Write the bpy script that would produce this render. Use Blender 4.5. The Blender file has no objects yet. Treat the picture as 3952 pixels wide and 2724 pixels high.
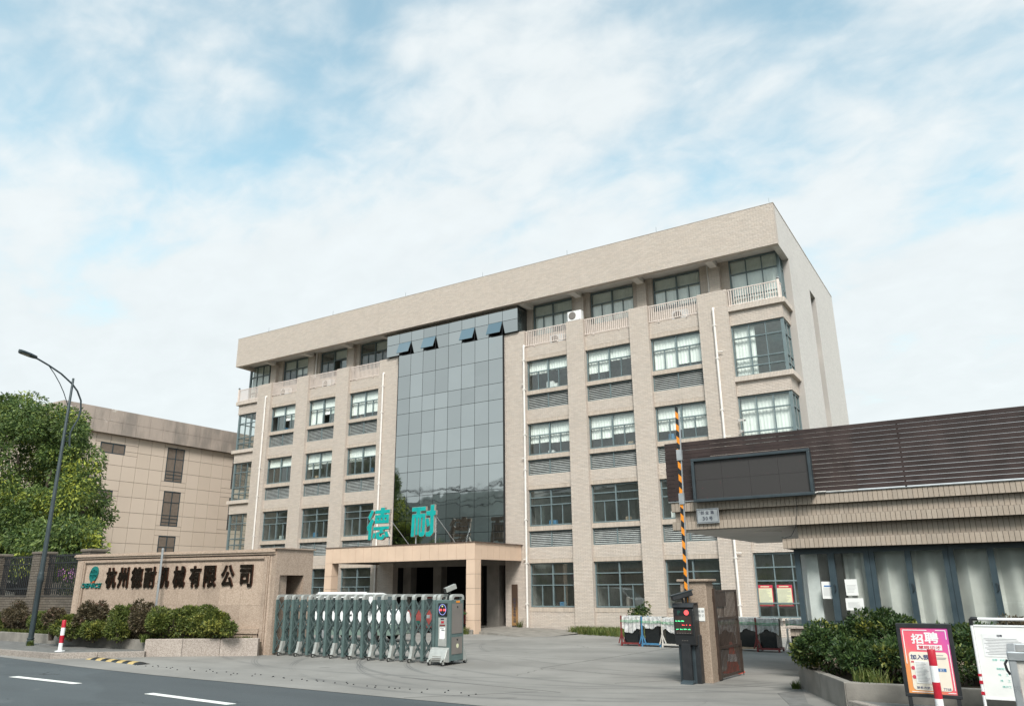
import bpy, math, random
import numpy as np
from mathutils import Vector, Matrix
random.seed(7); RNG = np.random.default_rng(11)
S = bpy.context.scene; C = S.collection
R = math.radians

# ---------------------------------------------------------------- camera
def look(pitch, roll, yaw, loc):
    p, r, y = R(pitch), R(roll), R(yaw)
    fh = Vector((-math.sin(y), math.cos(y), 0)); rt = Vector((math.cos(y), math.sin(y), 0)); up = Vector((0, 0, 1))
    f = fh*math.cos(p) + up*math.sin(p); u2 = -fh*math.sin(p) + up*math.cos(p)
    a = rt*math.cos(r) + u2*math.sin(r); b = -rt*math.sin(r) + u2*math.cos(r)
    m = Matrix((a, b, -f)).transposed().to_4x4(); m.translation = loc
    return m
cam = bpy.data.objects.new('camera', bpy.data.cameras.new('camera')); C.objects.link(cam)
cam.matrix_world = look(16.922, -0.555, 31.816, (0, 0, 1.8))
cam.data.sensor_width = 36; cam.data.lens = 26.736; cam.data.clip_start = 0.1; cam.data.clip_end = 4000
S.camera = cam

# ---------------------------------------------------------------- world, sun, exposure
SUN = Vector((0.58, -0.86, 1.08)).normalized()
W = bpy.data.worlds.new('World'); S.world = W; W.use_nodes = True
nt = W.node_tree; nt.nodes.clear()
def wn(t, **k):
    n = nt.nodes.new(t)
    for a, b in k.items(): setattr(n, a, b)
    return n
def wmath(op, a, b=None, c=None):
    n = wn('ShaderNodeMath', operation=op)
    for i, x in enumerate((a, b, c)):
        if x is None: continue
        if isinstance(x, (int, float)): n.inputs[i].default_value = x
        else: nt.links.new(x, n.inputs[i])
    return n.outputs[0]
sky = wn('ShaderNodeTexSky', sky_type='NISHITA'); sky.sun_disc = False
sky.sun_elevation = math.asin(SUN.z); sky.sun_rotation = math.atan2(SUN.x, SUN.y)
sky.air_density = 1.0; sky.dust_density = 1.5; sky.ozone_density = 1.4
bgs = wn('ShaderNodeBackground'); bgs.inputs['Strength'].default_value = 0.13
tint = wn('ShaderNodeMix', data_type='RGBA', blend_type='MULTIPLY'); tint.inputs[0].default_value = 1
tint.inputs[7].default_value = (1.22, 1.36, 1.0, 1)
nt.links.new(sky.outputs[0], tint.inputs[6]); nt.links.new(tint.outputs[2], bgs.inputs['Color'])
tc = wn('ShaderNodeTexCoord'); sp = wn('ShaderNodeSeparateXYZ'); nt.links.new(tc.outputs['Generated'], sp.inputs[0])
zz = wmath('MAXIMUM', sp.outputs[2], 0.0); dn = wmath('ADD', zz, 0.32)
cb = wn('ShaderNodeCombineXYZ')
nt.links.new(wmath('DIVIDE', sp.outputs[0], dn), cb.inputs[0]); nt.links.new(wmath('DIVIDE', sp.outputs[1], dn), cb.inputs[1])
mp = wn('ShaderNodeMapping'); mp.inputs['Location'].default_value = (3.1, 1.35, 0.4); mp.inputs['Rotation'].default_value = (0, 0, R(25)); mp.inputs['Scale'].default_value = (1.0, 1.35, 1)
nt.links.new(cb.outputs[0], mp.inputs[0])
def wnoise(scale, detail, rough, dist=0.0):
    n = wn('ShaderNodeTexNoise'); n.inputs['Scale'].default_value = scale; n.inputs['Detail'].default_value = detail
    n.inputs['Roughness'].default_value = rough; n.inputs['Distortion'].default_value = dist
    nt.links.new(mp.outputs[0], n.inputs['Vector']); return n.outputs[0]
big = wnoise(1.5, 3, 0.5); mid = wnoise(4.6, 5, 0.5, 0.35); fine = wnoise(13, 5, 0.55, 0.4)
m = wmath('ADD', wmath('MULTIPLY', big, 0.46), wmath('ADD', wmath('MULTIPLY', mid, 0.40), wmath('MULTIPLY', fine, 0.14)))
low = wmath('POWER', wmath('SUBTRACT', 1.0, zz), 3.0)
m = wmath('ADD', m, wmath('MULTIPLY', low, 0.42))
mr = wn('ShaderNodeMapRange', interpolation_type='SMOOTHSTEP'); mr.inputs['From Min'].default_value = 0.41; mr.inputs['From Max'].default_value = 0.62
mr.inputs['To Min'].default_value = 0.12; mr.inputs['To Max'].default_value = 0.97
nt.links.new(m, mr.inputs['Value'])
bgc = wn('ShaderNodeBackground'); bgc.inputs['Color'].default_value = (0.92, 0.98, 1.0, 1); bgc.inputs['Strength'].default_value = 0.43
nt.links.new(wmath('ADD', 0.385, wmath('MULTIPLY', wmath('ADD', mid, fine), 0.05)), bgc.inputs['Strength'])
mxs = wn('ShaderNodeMixShader'); out = wn('ShaderNodeOutputWorld')
nt.links.new(mr.outputs[0], mxs.inputs[0]); nt.links.new(bgs.outputs[0], mxs.inputs[1]); nt.links.new(bgc.outputs[0], mxs.inputs[2])
nt.links.new(mxs.outputs[0], out.inputs[0])

sl = bpy.data.lights.new('sun', 'SUN'); sl.energy = 2.1; sl.angle = R(20); sl.color = (1.0, 0.962, 0.92)
so = bpy.data.objects.new('sun', sl); C.objects.link(so); so.rotation_euler = (-SUN).to_track_quat('-Z', 'Y').to_euler(); so.location = (20, -20, 40)
vs = S.view_settings; vs.view_transform = 'Standard'; vs.look = 'None'; vs.gamma = 1; vs.exposure = 1.1; vs.use_curve_mapping = False
S.render.engine = 'CYCLES'; S.cycles.use_denoising = True; S.cycles.max_bounces = 8; S.cycles.transparent_max_bounces = 12
S.cycles.caustics_reflective = False; S.cycles.caustics_refractive = False

# ---------------------------------------------------------------- materials
class N:
    def __init__(s, name):
        s.m = bpy.data.materials.new(name); s.m.use_nodes = True; s.t = s.m.node_tree
        s.b = s.t.nodes['Principled BSDF']; s.o = s.t.nodes['Material Output']
        g = s.t.nodes.new('ShaderNodeNewGeometry'); s.pos = g.outputs['Position']; s.isl = g.outputs['Random Per Island']; s.geo = g
        s.oi = s.t.nodes.new('ShaderNodeObjectInfo').outputs['Random']
    def L(s, a, b): s.t.links.new(a, b)
    def setin(s, sock, x):
        if isinstance(x, (int, float)): sock.default_value = x
        elif isinstance(x, tuple): sock.default_value = x if len(x) == 4 or len(sock.default_value) == 3 else (*x, 1)
        else: s.L(x, sock)
    def math(s, op, a, b=None, c=None, clamp=False):
        n = s.t.nodes.new('ShaderNodeMath'); n.operation = op; n.use_clamp = clamp
        for i, x in enumerate((a, b, c)):
            if x is not None: s.setin(n.inputs[i], x)
        return n.outputs[0]
    def mapv(s, v, scale=(1, 1, 1), loc=(0, 0, 0), rot=(0, 0, 0)):
        n = s.t.nodes.new('ShaderNodeMapping'); s.L(v, n.inputs[0]); n.inputs['Scale'].default_value = scale; n.inputs['Location'].default_value = loc; n.inputs['Rotation'].default_value = rot
        return n.outputs[0]
    def noise(s, scale, detail=4, rough=0.55, v=None, dist=0):
        n = s.t.nodes.new('ShaderNodeTexNoise'); n.inputs['Scale'].default_value = scale; n.inputs['Detail'].default_value = detail
        n.inputs['Roughness'].default_value = rough; n.inputs['Distortion'].default_value = dist; s.L(v or s.pos, n.inputs['Vector']); return n.outputs[0]
    def ramp(s, x, a, b, lo=0.0, hi=1.0):
        n = s.t.nodes.new('ShaderNodeMapRange'); n.interpolation_type = 'SMOOTHSTEP'
        for k, q in zip(('From Min', 'From Max', 'To Min', 'To Max'), (a, b, lo, hi)): n.inputs[k].default_value = q
        s.setin(n.inputs['Value'], x); return n.outputs[0]
    def mix(s, f, a, b, mode='MIX'):
        n = s.t.nodes.new('ShaderNodeMix'); n.data_type = 'RGBA'; n.blend_type = mode
        s.setin(n.inputs[0], f); s.setin(n.inputs[6], a); s.setin(n.inputs[7], b); return n.outputs[2]
    def scale(s, col, f):   # colour times a value
        n = s.t.nodes.new('ShaderNodeVectorMath'); n.operation = 'SCALE'; s.setin(n.inputs[0], col); s.setin(n.inputs['Scale'], f); return n.outputs[0]
    def bump(s, h, strength=0.3, dist=0.02):
        n = s.t.nodes.new('ShaderNodeBump'); n.inputs['Strength'].default_value = strength; n.inputs['Distance'].default_value = dist; s.L(h, n.inputs['Height']); s.L(n.outputs[0], s.b.inputs['Normal'])
    def done(s, col, rough=0.7, metal=0.0, spec=None):
        s.setin(s.b.inputs['Base Color'], col); s.setin(s.b.inputs['Roughness'], rough); s.setin(s.b.inputs['Metallic'], metal)
        if spec is not None: s.b.inputs['Specular IOR Level'].default_value = spec
        return s.m
def paint(name, col, rough=0.5, metal=0.0, var=0.10, sc=6, bump=0.0, bsc=60, dirt=0.25, spec=None):
    """plain painted or cast surface with uneven tone, dirt and fine relief"""
    n = N(name)
    a = n.noise(sc, 5); f = n.ramp(a, 0.3, 0.7, 1-var, 1+var)
    c = n.scale(col, f)
    d = n.noise(sc*0.35, 6, 0.65); c = n.mix(n.ramp(d, 0.52, 0.8, 0, dirt), c, tuple(x*0.45+0.02 for x in col))
    if bump: n.bump(n.noise(bsc, 4), bump, 0.01)
    return n.done(c, n.ramp(n.noise(sc*2, 3), 0.3, 0.7, max(rough-0.08, 0.02), rough+0.08), metal, spec)
def brick_mat(name, col, var=0.075, streak=0.16, rough=0.62):
    n = N(name)
    r = n.math('FRACT', n.math('ADD', n.isl, n.oi))
    c = n.mix(r, tuple(x*(1-var) for x in col), tuple(x*(1+var) for x in col))
    r2 = n.math('FRACT', n.math('MULTIPLY', r, 7.31)); c = n.mix(n.math('MULTIPLY', r2, 0.22), c, (col[0]*1.03, col[1]*0.93, col[2]*0.84))
    g = n.noise(0.35, 5, 0.6); c = n.mix(n.ramp(g, 0.5, 0.78, 0, 0.10), c, tuple(x*0.62 for x in col))
    st = n.noise(1.0, 5, 0.6, n.mapv(n.pos, (3.2, 3.2, 0.25))); c = n.mix(n.ramp(st, 0.55, 0.82, 0, streak), c, (col[0]*0.5, col[1]*0.47, col[2]*0.43))
    c = n.scale(c, n.ramp(n.noise(25, 3), 0.3, 0.7, 0.95, 1.05))
    n.bump(n.noise(90, 3), 0.15, 0.004)
    return n.done(c, rough)
def wall_brick(name, col, mortar, bw=0.25, bh=0.062, axis='x'):
    """recessed wall body behind the brick slips; brick pattern for reveals and far sides"""
    n = N(name)
    s3 = n.t.nodes.new('ShaderNodeSeparateXYZ'); n.L(n.pos, s3.inputs[0]); c3 = n.t.nodes.new('ShaderNodeCombineXYZ')
    n.L(n.math('ADD', s3.outputs[0], s3.outputs[1]), c3.inputs[0]); n.L(s3.outputs[2], c3.inputs[1])
    bt = n.t.nodes.new('ShaderNodeTexBrick'); n.L(c3.outputs[0], bt.inputs['Vector'])
    for k, q in (('Scale', 1.0), ('Mortar Size', 0.005), ('Mortar Smooth', 0.1), ('Bias', 0.0), ('Brick Width', bw), ('Row Height', bh)): bt.inputs[k].default_value = q
    bt.inputs['Color1'].default_value = (*[x*0.93 for x in col], 1); bt.inputs['Color2'].default_value = (*[x*1.06 for x in col], 1); bt.inputs['Mortar'].default_value = (*mortar, 1)
    c = bt.outputs[0]
    g = n.noise(0.3, 5, 0.6); c = n.mix(n.ramp(g, 0.5, 0.8, 0, 0.2), c, tuple(x*0.6 for x in col))
    st = n.noise(1.0, 5, 0.6, n.mapv(n.pos, (3, 3, 0.2))); c = n.mix(n.ramp(st, 0.58, 0.85, 0, 0.22), c, tuple(x*0.5 for x in col))
    sn = n.t.nodes.new('ShaderNodeSeparateXYZ'); n.L(n.geo.outputs['True Normal'], sn.inputs[0]); c = n.mix(n.math('LESS_THAN', sn.outputs[1], -0.9), c, tuple(x*0.80 for x in mortar))   # bed of mortar behind the slips on the street front
    inv = n.math('SUBTRACT', 1.0, bt.outputs['Fac']); n.bump(inv, 0.5, 0.006)
    return n.done(c, 0.65)
def glass_mat(name, tintc, refl=1.6, gl=(0.9, 0.95, 0.96), rough=0.0, wave=0.0, dirt=0.05):
    n = N(name); t = n.t
    tr = t.nodes.new('ShaderNodeBsdfTransparent'); tr.inputs[0].default_value = (*tintc, 1)
    g = t.nodes.new('ShaderNodeBsdfGlossy'); g.inputs['Color'].default_value = (*gl, 1); g.inputs['Roughness'].default_value = rough
    dt = t.nodes.new('ShaderNodeVectorMath'); dt.operation = 'DOT_PRODUCT'; n.L(n.geo.outputs['Incoming'], dt.inputs[0]); n.L(n.geo.outputs['Normal'], dt.inputs[1])
    f0 = ((refl-1)/(refl+1))**2; fr = n.math('ADD', f0, n.math('MULTIPLY', 1-f0, n.math('POWER', n.math('SUBTRACT', 1.0, n.math('ABSOLUTE', dt.outputs['Value']), clamp=True), 5.0)))
    if wave:
        b = t.nodes.new('ShaderNodeBump'); b.inputs['Strength'].default_value = wave; b.inputs['Distance'].default_value = 0.05; n.L(n.noise(0.9, 2), b.inputs['Height']); n.L(b.outputs[0], g.inputs['Normal'])
    mx = t.nodes.new('ShaderNodeMixShader'); n.L(fr, mx.inputs[0]); n.L(tr.outputs[0], mx.inputs[1]); n.L(g.outputs[0], mx.inputs[2])
    df = t.nodes.new('ShaderNodeBsdfDiffuse'); df.inputs[0].default_value = (0.45, 0.45, 0.42, 1)
    m2 = t.nodes.new('ShaderNodeMixShader'); n.L(n.ramp(n.noise(1.4, 5, 0.6), 0.35, 0.8, dirt*0.3, dirt), m2.inputs[0]); n.L(mx.outputs[0], m2.inputs[1]); n.L(df.outputs[0], m2.inputs[2])
    n.L(m2.outputs[0], n.o.inputs['Surface']); return n.m
def foliage(name, dark, light, tip=None, sc=1.2):
    n = N(name); r = n.math('FRACT', n.math('ADD', n.isl, n.oi))
    c = n.mix(n.math('POWER', r, 1.4), dark, light)
    p = n.noise(sc, 3); c = n.mix(n.ramp(p, 0.35, 0.65), n.scale(c, 0.8), c)
    if tip: c = n.mix(n.math('MULTIPLY', n.ramp(n.noise(sc*0.9, 3, 0.6, n.mapv(n.pos, (1, 1, 1), (5, 2, 7))), 0.50, 0.66), n.ramp(r, 0.25, 0.8)), c, tip)
    n.setin(n.b.inputs['Base Color'], c); n.b.inputs['Roughness'].default_value = 0.5; n.b.inputs['Specular IOR Level'].default_value = 0.35
    tl = n.t.nodes.new('ShaderNodeBsdfTranslucent'); n.L(c, tl.inputs[0]); mx = n.t.nodes.new('ShaderNodeMixShader'); mx.inputs[0].default_value = 0.25
    n.L(n.b.outputs[0], mx.inputs[1]); n.L(tl.outputs[0], mx.inputs[2]); n.L(mx.outputs[0], n.o.inputs['Surface']); return n.m
def emit(name, col, st):
    n = N(name); n.setin(n.b.inputs['Base Color'], tuple(x*0.3 for x in col)); n.setin(n.b.inputs['Emission Color'], col); n.b.inputs['Emission Strength'].default_value = st; return n.m

BR = (0.545, 0.483, 0.432)
M = {}
M['brick'] = brick_mat('brick_beige', BR)
M['soldier'] = brick_mat('brick_soldier_course', (0.485, 0.42, 0.362), 0.09, 0.5)
M['wallbody'] = wall_brick('wall_body_brick', (0.54, 0.475, 0.425), (0.40, 0.345, 0.30))
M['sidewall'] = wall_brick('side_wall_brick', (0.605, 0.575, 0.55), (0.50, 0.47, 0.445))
M['soffit'] = paint('soffit_paint', (0.68, 0.65, 0.61), 0.8, 0, 0.06, 1.5, 0.1, 30, 0.25)
M['tile'] = brick_mat('gatehouse_tile', (0.345, 0.29, 0.24), 0.07, 0.18, 0.5)
M['tilebody'] = paint('tile_joint', (0.11, 0.095, 0.08), 0.9)
M['gbrick'] = brick_mat('gatehouse_brick', (0.35, 0.29, 0.225), 0.1, 0.2)
M['fbrick'] = brick_mat('fence_brick_shaded', (0.13, 0.11, 0.09), 0.16, 0.4)  # darker than the brick itself: the tree's shade is put into the colour
M['fmortar'] = paint('fence_mortar', (0.05, 0.045, 0.04), 0.9)
M['frame'] = paint('window_frame', (0.135, 0.18, 0.192), 0.42, 0.0, 0.08, 3, 0, 0, 0.2)
M['gframe'] = paint('gatehouse_frame', (0.035, 0.055, 0.068), 0.4, 0.0, 0.08, 3, 0, 0, 0.2)
M['glass'] = glass_mat('window_glass', (0.975, 0.995, 0.985), 1.7, dirt=0.035, wave=0.02)
M['gglass'] = glass_mat('gatehouse_glass', (0.95, 0.965, 0.955), 1.45, dirt=0.05)
M['interior'] = paint('interior_wall', (0.55, 0.56, 0.54), 0.9)
M['dark'] = paint('dark_void', (0.012, 0.013, 0.015), 0.8)  # shade behind open sashes, louvers and in the porch, put in as near-black
M['curtain'] = paint('curtain_cloth', (0.90, 0.92, 0.90), 0.9, 0, 0.03, 2, 0, 0, 0.03)
M['gcurtain'] = paint('gatehouse_curtain', (0.58, 0.58, 0.565), 0.9, 0, 0.08, 2.5, 0.1, 80, 0.15)
M['white'] = paint('white_pvc', (0.72, 0.69, 0.66), 0.45, 0, 0.06, 4, 0, 0, 0.2)
M['rail'] = paint('rail_paint', (0.70, 0.61, 0.56), 0.4, 0.1, 0.05, 4, 0, 0, 0.15)
M['steel'] = paint('stainless_steel', (0.55, 0.55, 0.55), 0.22, 1.0, 0.05, 4)
M['louver'] = paint('louver_metal', (0.34, 0.36, 0.355), 0.45, 0.2, 0.15, 5, 0, 0, 0.35)
M['panel'] = paint('canopy_panel', (0.60, 0.45, 0.345), 0.55, 0, 0.04, 1.2, 0.05, 40, 0.14)
M['joint'] = paint('joint_filler', (0.17, 0.135, 0.11), 0.9)
M['cap'] = paint('flashing', (0.12, 0.08, 0.065), 0.6)
M['teal'] = paint('teal_letter', (0.0, 0.32, 0.30), 0.45, 0, 0.12, 5, 0.05, 30, 0.25)
M['letteredge'] = paint('letter_return', (0.42, 0.38, 0.34), 0.4, 0.4)
M['bronze'] = paint('bronze_letter', (0.045, 0.033, 0.026), 0.22, 0.85, 0.2, 8)
M['bronzeside'] = paint('bronze_letter_side', (0.10, 0.045, 0.03), 0.35, 0.7, 0.2, 8)
M['dteal'] = paint('logo_teal', (0.004, 0.14, 0.13), 0.4)
M['orange'] = paint('logo_orange', (0.5, 0.10, 0.02), 0.5)
n = N('reflective_curtain_glass')
b_ = n.noise(0.9, 2, 0.4); n.bump(b_, 0.11, 0.06)
M['cw'] = n.done(n.scale((0.45, 0.478, 0.472), n.ramp(n.oi, 0, 1, 0.90, 1.06)), n.ramp(n.noise(0.8, 4), 0.3, 0.7, 0.015, 0.05), 1.0)
# tiled left building
n = N('stone_panel'); r = n.oi; c = n.mix(r, (0.57, 0.475, 0.395), (0.61, 0.51, 0.43)); c = n.mix(n.ramp(n.noise(0.5, 6, 0.6), 0.5, 0.8, 0, 0.2), c, (0.46, 0.38, 0.315))
M['stone'] = n.done(c, 0.6)
n = N('stained_parapet'); c = n.mix(n.ramp(n.noise(0.8, 6, 0.65, n.mapv(n.pos, (1, 1, 0.35))), 0.38, 0.68), (0.42, 0.35, 0.305), (0.26, 0.225, 0.20))
s3 = n.t.nodes.new('ShaderNodeSeparateXYZ'); n.L(n.pos, s3.inputs[0])
pe = n.ramp(n.noise(1.1, 7, 0.7), 0.595, 0.615); c = n.mix(n.math('MULTIPLY', pe, n.math('MULTIPLY', n.ramp(s3.outputs[2], 11.9, 12.6), n.ramp(s3.outputs[1], 26.5, 30, 1, 0))), c, (0.62, 0.58, 0.54))
M['stain'] = n.done(c, 0.8)
# granite and concrete
def granite(name, a, b, sc=60, dirt=0.35):
    n = N(name); v = n.t.nodes.new('ShaderNodeTexVoronoi'); v.inputs['Scale'].default_value = sc; n.L(n.pos, v.inputs['Vector'])
    s = n.t.nodes.new('ShaderNodeSeparateColor'); n.L(v.outputs['Color'], s.inputs[0])
    c = n.mix(n.ramp(s.outputs[0], 0.1, 0.9), a, b); c = n.scale(c, n.ramp(n.oi, 0, 1, 0.9, 1.08))
    c = n.mix(n.ramp(n.noise(1.3, 6, 0.65), 0.5, 0.75, 0, dirt), c, tuple(x*0.5 for x in a))
    st = n.noise(1.0, 5, 0.6, n.mapv(n.pos, (5, 5, 0.5))); c = n.mix(n.ramp(st, 0.55, 0.8, 0, dirt), c, tuple(x*0.45 for x in a))
    n.bump(s.outputs[0], 0.12, 0.004); return n.done(c, 0.65)
M['granite'] = granite('pink_granite', (0.25, 0.21, 0.185), (0.39, 0.34, 0.305))
M['signstone'] = granite('sign_wall_granite', (0.315, 0.238, 0.185), (0.42, 0.33, 0.265), 45, 0.35)
M['pillar'] = granite('pillar_granite', (0.22, 0.165, 0.125), (0.33, 0.26, 0.205), 75, 0.15)
M['oldconc'] = paint('weathered_concrete', (0.21, 0.195, 0.175), 0.85, 0, 0.2, 3, 0.3, 40, 0.5)
M['porchconc'] = paint('porch_concrete', (0.22, 0.20, 0.18), 0.8, 0, 0.15, 2, 0.1, 30, 0.3)
n = N('forecourt_concrete')
a = n.noise(0.35, 6, 0.6); c = n.mix(n.ramp(a, 0.3, 0.7), (0.175, 0.168, 0.157), (0.25, 0.24, 0.225))
w_ = n.noise(1.0, 6, 0.62, n.mapv(n.pos, (0.18, 1.6, 1), (0, 0, 0), (0, 0, R(-10)))); c = n.mix(n.ramp(w_, 0.5, 0.76, 0, 0.42), c, (0.125, 0.122, 0.118))
c = n.mix(n.ramp(n.noise(2.2, 5, 0.6), 0.58, 0.75, 0, 0.35), c, (0.30, 0.29, 0.272))
s3 = n.t.nodes.new('ShaderNodeSeparateXYZ'); n.L(n.pos, s3.inputs[0])
def arc(cx, cy, rad, wdt, stg, c):      # rubber left by turning tyres
    dx = n.math('SUBTRACT', s3.outputs[0], cx); dy = n.math('SUBTRACT', s3.outputs[1], cy)
    d = n.math('SQRT', n.math('ADD', n.math('MULTIPLY', dx, dx), n.math('MULTIPLY', dy, dy)))
    e = n.math('ABSOLUTE', n.math('SUBTRACT', d, rad)); band = n.ramp(e, wdt*0.35, wdt, 1, 0)
    tread = n.ramp(n.math('SINE', n.math('MULTIPLY', d, 95.0)), -0.4, 0.6, 0.25, 1)
    k = n.math('MULTIPLY', n.math('MULTIPLY', band, tread), n.ramp(n.noise(0.45, 4), 0.34, 0.56, 0, stg)); return n.mix(k, c, (0.085, 0.085, 0.085))
for q in ((-9.0, 19.5, 6.6, 0.11, 0.75), (-9.0, 19.5, 8.15, 0.11, 0.75), (-8.4, 18.6, 5.3, 0.10, 0.8), (-8.0, 18.9, 6.9, 0.10, 0.6), (-10.4, 21.5, 9.6, 0.12, 0.55), (-6, 26, 10.5, 0.13, 0.6), (-6, 26, 12.1, 0.13, 0.6), (-3, 30, 14.4, 0.12, 0.5), (-13, 24, 10.8, 0.12, 0.6)): c = arc(*q, c)
def jline(p, q, c, wd=0.02):           # slab joint between two points
    L_ = math.hypot(q[0]-p[0], q[1]-p[1]); ux, uy = (q[0]-p[0])/L_, (q[1]-p[1])/L_
    dx = n.math('SUBTRACT', s3.outputs[0], p[0]); dy = n.math('SUBTRACT', s3.outputs[1], p[1])
    t_ = n.math('ADD', n.math('MULTIPLY', dx, ux), n.math('MULTIPLY', dy, uy)); d = n.math('ABSOLUTE', n.math('ADD', n.math('SUBTRACT', n.math('MULTIPLY', dx, -uy), n.math('MULTIPLY', dy, -ux)), n.math('MULTIPLY', n.ramp(n.noise(1.6, 3), 0, 1, -1, 1), 0.03)))
    k = n.math('MULTIPLY', n.ramp(d, wd*0.5, wd*1.4, 1, 0), n.math('MULTIPLY', n.math('GREATER_THAN', t_, 0.0), n.math('LESS_THAN', t_, L_))); return n.mix(k, c, (0.05, 0.047, 0.043))
for p_, q_ in (((-10.9, 13.1), (-6.9, 12.6)), ((-7.3, 12.5), (-8.9, 10.8)), ((-6.6, 14.2), (-5.3, 15.6)), ((-5.0, 14.95), (-3.4, 14.9)), ((-17.5, 18.6), (2, 18.6)), ((-28, 24.5), (2, 24.0)), ((-9.2, 15.9), (-9.6, 33))): c = jline(p_, q_, c)
def crack(n, c, sc, lo, dark, dens=0.55):
    v = n.t.nodes.new('ShaderNodeTexVoronoi'); v.feature = 'DISTANCE_TO_EDGE'; v.inputs['Scale'].default_value = sc
    w = n.t.nodes.new('ShaderNodeVectorMath'); w.operation = 'ADD'; n.L(n.pos, w.inputs[0]); nz = n.t.nodes.new('ShaderNodeTexNoise'); nz.inputs['Scale'].default_value = 2.5; n.L(n.pos, nz.inputs['Vector']); n.L(n.scale(nz.outputs['Color'], 0.5), w.inputs[1]); n.L(w.outputs[0], v.inputs['Vector'])
    k = n.math('MULTIPLY', n.ramp(v.outputs['Distance'], lo*0.4, lo, 1, 0), n.ramp(n.noise(0.22, 3), dens-0.05, dens+0.05)); return n.mix(k, c, dark)
c = crack(n, c, 0.16, 0.0035, (0.09, 0.085, 0.078), 0.56)
sp_ = n.ramp(n.noise(1.7, 2, 0.4), 0.70, 0.76, 0, 0.55); c = n.mix(sp_, c, (0.11, 0.105, 0.098))
gr_ = n.ramp(n.noise(9, 3, 0.6), 0.66, 0.72, 0, 0.5); c = n.mix(gr_, c, (0.14, 0.13, 0.115))
c = n.mix(n.ramp(n.noise(26, 2, 0.5), 0.72, 0.76, 0, 0.7), c, (0.06, 0.055, 0.05))
n.bump(n.noise(70, 4, 0.6), 0.12, 0.006); M['concrete'] = n.done(c, 0.8)
n = N('asphalt'); a = n.noise(110, 3, 0.7); c = n.mix(n.ramp(a, 0.35, 0.72), (0.036, 0.045, 0.050), (0.115, 0.13, 0.138))
c = n.scale(c, n.ramp(n.noise(0.5, 6, 0.6, n.mapv(n.pos, (0.35, 1.4, 1))), 0.3, 0.7, 0.86, 1.12)); c = crack(n, c, 0.3, 0.005, (0.02, 0.022, 0.024), 0.58); pz = n.ramp(n.noise(0.16, 2, 0.3, n.mapv(n.pos, (0.6, 1.6, 1))), 0.56, 0.575, 0, 0.28); c = n.mix(pz, c, (0.035, 0.04, 0.045)); c = n.mix(n.ramp(n.noise(0.9, 4), 0.62, 0.7, 0, 0.3), c, (0.14, 0.15, 0.155)); n.bump(a, 0.35, 0.008); M['asphalt'] = n.done(c, 0.8)
M['pave'] = paint('pavement_block', (0.135, 0.133, 0.128), 0.85, 0, 0.2, 5, 0.3, 60, 0.35)
M['kerb'] = granite('kerb_granite', (0.21, 0.182, 0.162), (0.32, 0.284, 0.256))
M['soil'] = paint('soil', (0.06, 0.045, 0.03), 0.95, 0, 0.3, 4, 0.6, 20, 0.3)
M['ground'] = paint('open_ground', (0.13, 0.13, 0.09), 0.95, 0, 0.3, 0.05, 0, 0, 0.3)
M['hill'] = paint('wooded_hill_hazed', (0.085, 0.10, 0.095), 0.95, 0, 0.3, 0.08, 0, 0, 0.4)  # distance haze put into the colour, paler and greyer than the woods
M['paintline'] = paint('road_paint', (0.70, 0.70, 0.68), 0.7, 0, 0.06, 9, 0.2, 90, 0.18)
M['gate'] = paint('gate_paint', (0.105, 0.155, 0.152), 0.38, 0.25, 0.10, 4, 0, 0, 0.18)
M['gatecap'] = paint('gate_cap_alloy', (0.42, 0.43, 0.41), 0.38, 0.35, 0.08, 8, 0, 0, 0.2)
M['brace'] = paint('gate_brace', (0.085, 0.115, 0.115), 0.4, 0.3, 0.12, 8, 0, 0, 0.2)
M['rubber'] = paint('rubber', (0.02, 0.02, 0.02), 0.8, 0, 0.2, 20)
M['black'] = paint('black_plastic', (0.012, 0.013, 0.015), 0.38, 0, 0.15, 6)
M['charcoal'] = paint('charcoal_metal', (0.020, 0.022, 0.025), 0.45, 0.1, 0.12, 4)
M['bluegrey'] = paint('blue_grey_metal', (0.04, 0.055, 0.065), 0.42, 0.2, 0.1, 3)
M['panelgrey'] = paint('grey_brown_panel', (0.20, 0.18, 0.165), 0.5, 0.2, 0.06, 4)
M['paper'] = paint('paper', (0.74, 0.75, 0.74), 0.8, 0, 0.03, 6, 0, 0, 0.05)
M['ink'] = paint('ink', (0.03, 0.035, 0.06), 0.8)
M['grayink'] = paint('grey_ink', (0.32, 0.33, 0.34), 0.8)
M['slat'] = paint('brown_slat', (0.036, 0.024, 0.023), 0.55, 0.0, 0.25, 2.5, 0.05, 60, 0.3, 0.3)
M['lamp'] = paint('lamp_post_paint', (0.040, 0.056, 0.064), 0.4, 0.2, 0.08, 3, 0, 0, 0.15)
M['red'] = paint('red_band', (0.42, 0.012, 0.03), 0.4, 0, 0.08, 8, 0, 0, 0.15)
M['whitepaint'] = paint('white_band', (0.75, 0.76, 0.77), 0.4, 0, 0.05, 8, 0, 0, 0.12)
M['yellow'] = paint('warning_yellow', (0.42, 0.31, 0.13), 0.7, 0, 0.2, 10, 0, 0, 0.6)
M['orangeband'] = paint('warning_orange', (0.72, 0.25, 0.02), 0.4, 0, 0.06, 8)
M['alu'] = paint('aluminium', (0.50, 0.52, 0.54), 0.35, 0.7, 0.06, 5)
M['brownsteel'] = paint('brown_steel', (0.060, 0.042, 0.034), 0.45, 0.3, 0.2, 6, 0, 0, 0.35)
M['rust'] = paint('maroon_frame', (0.16, 0.025, 0.025), 0.6, 0.1, 0.2, 8, 0.1, 60, 0.4)
M['blue'] = paint('blue_frame', (0.06, 0.20, 0.36), 0.55, 0.1, 0.15, 8, 0.1, 60, 0.35)
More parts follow.
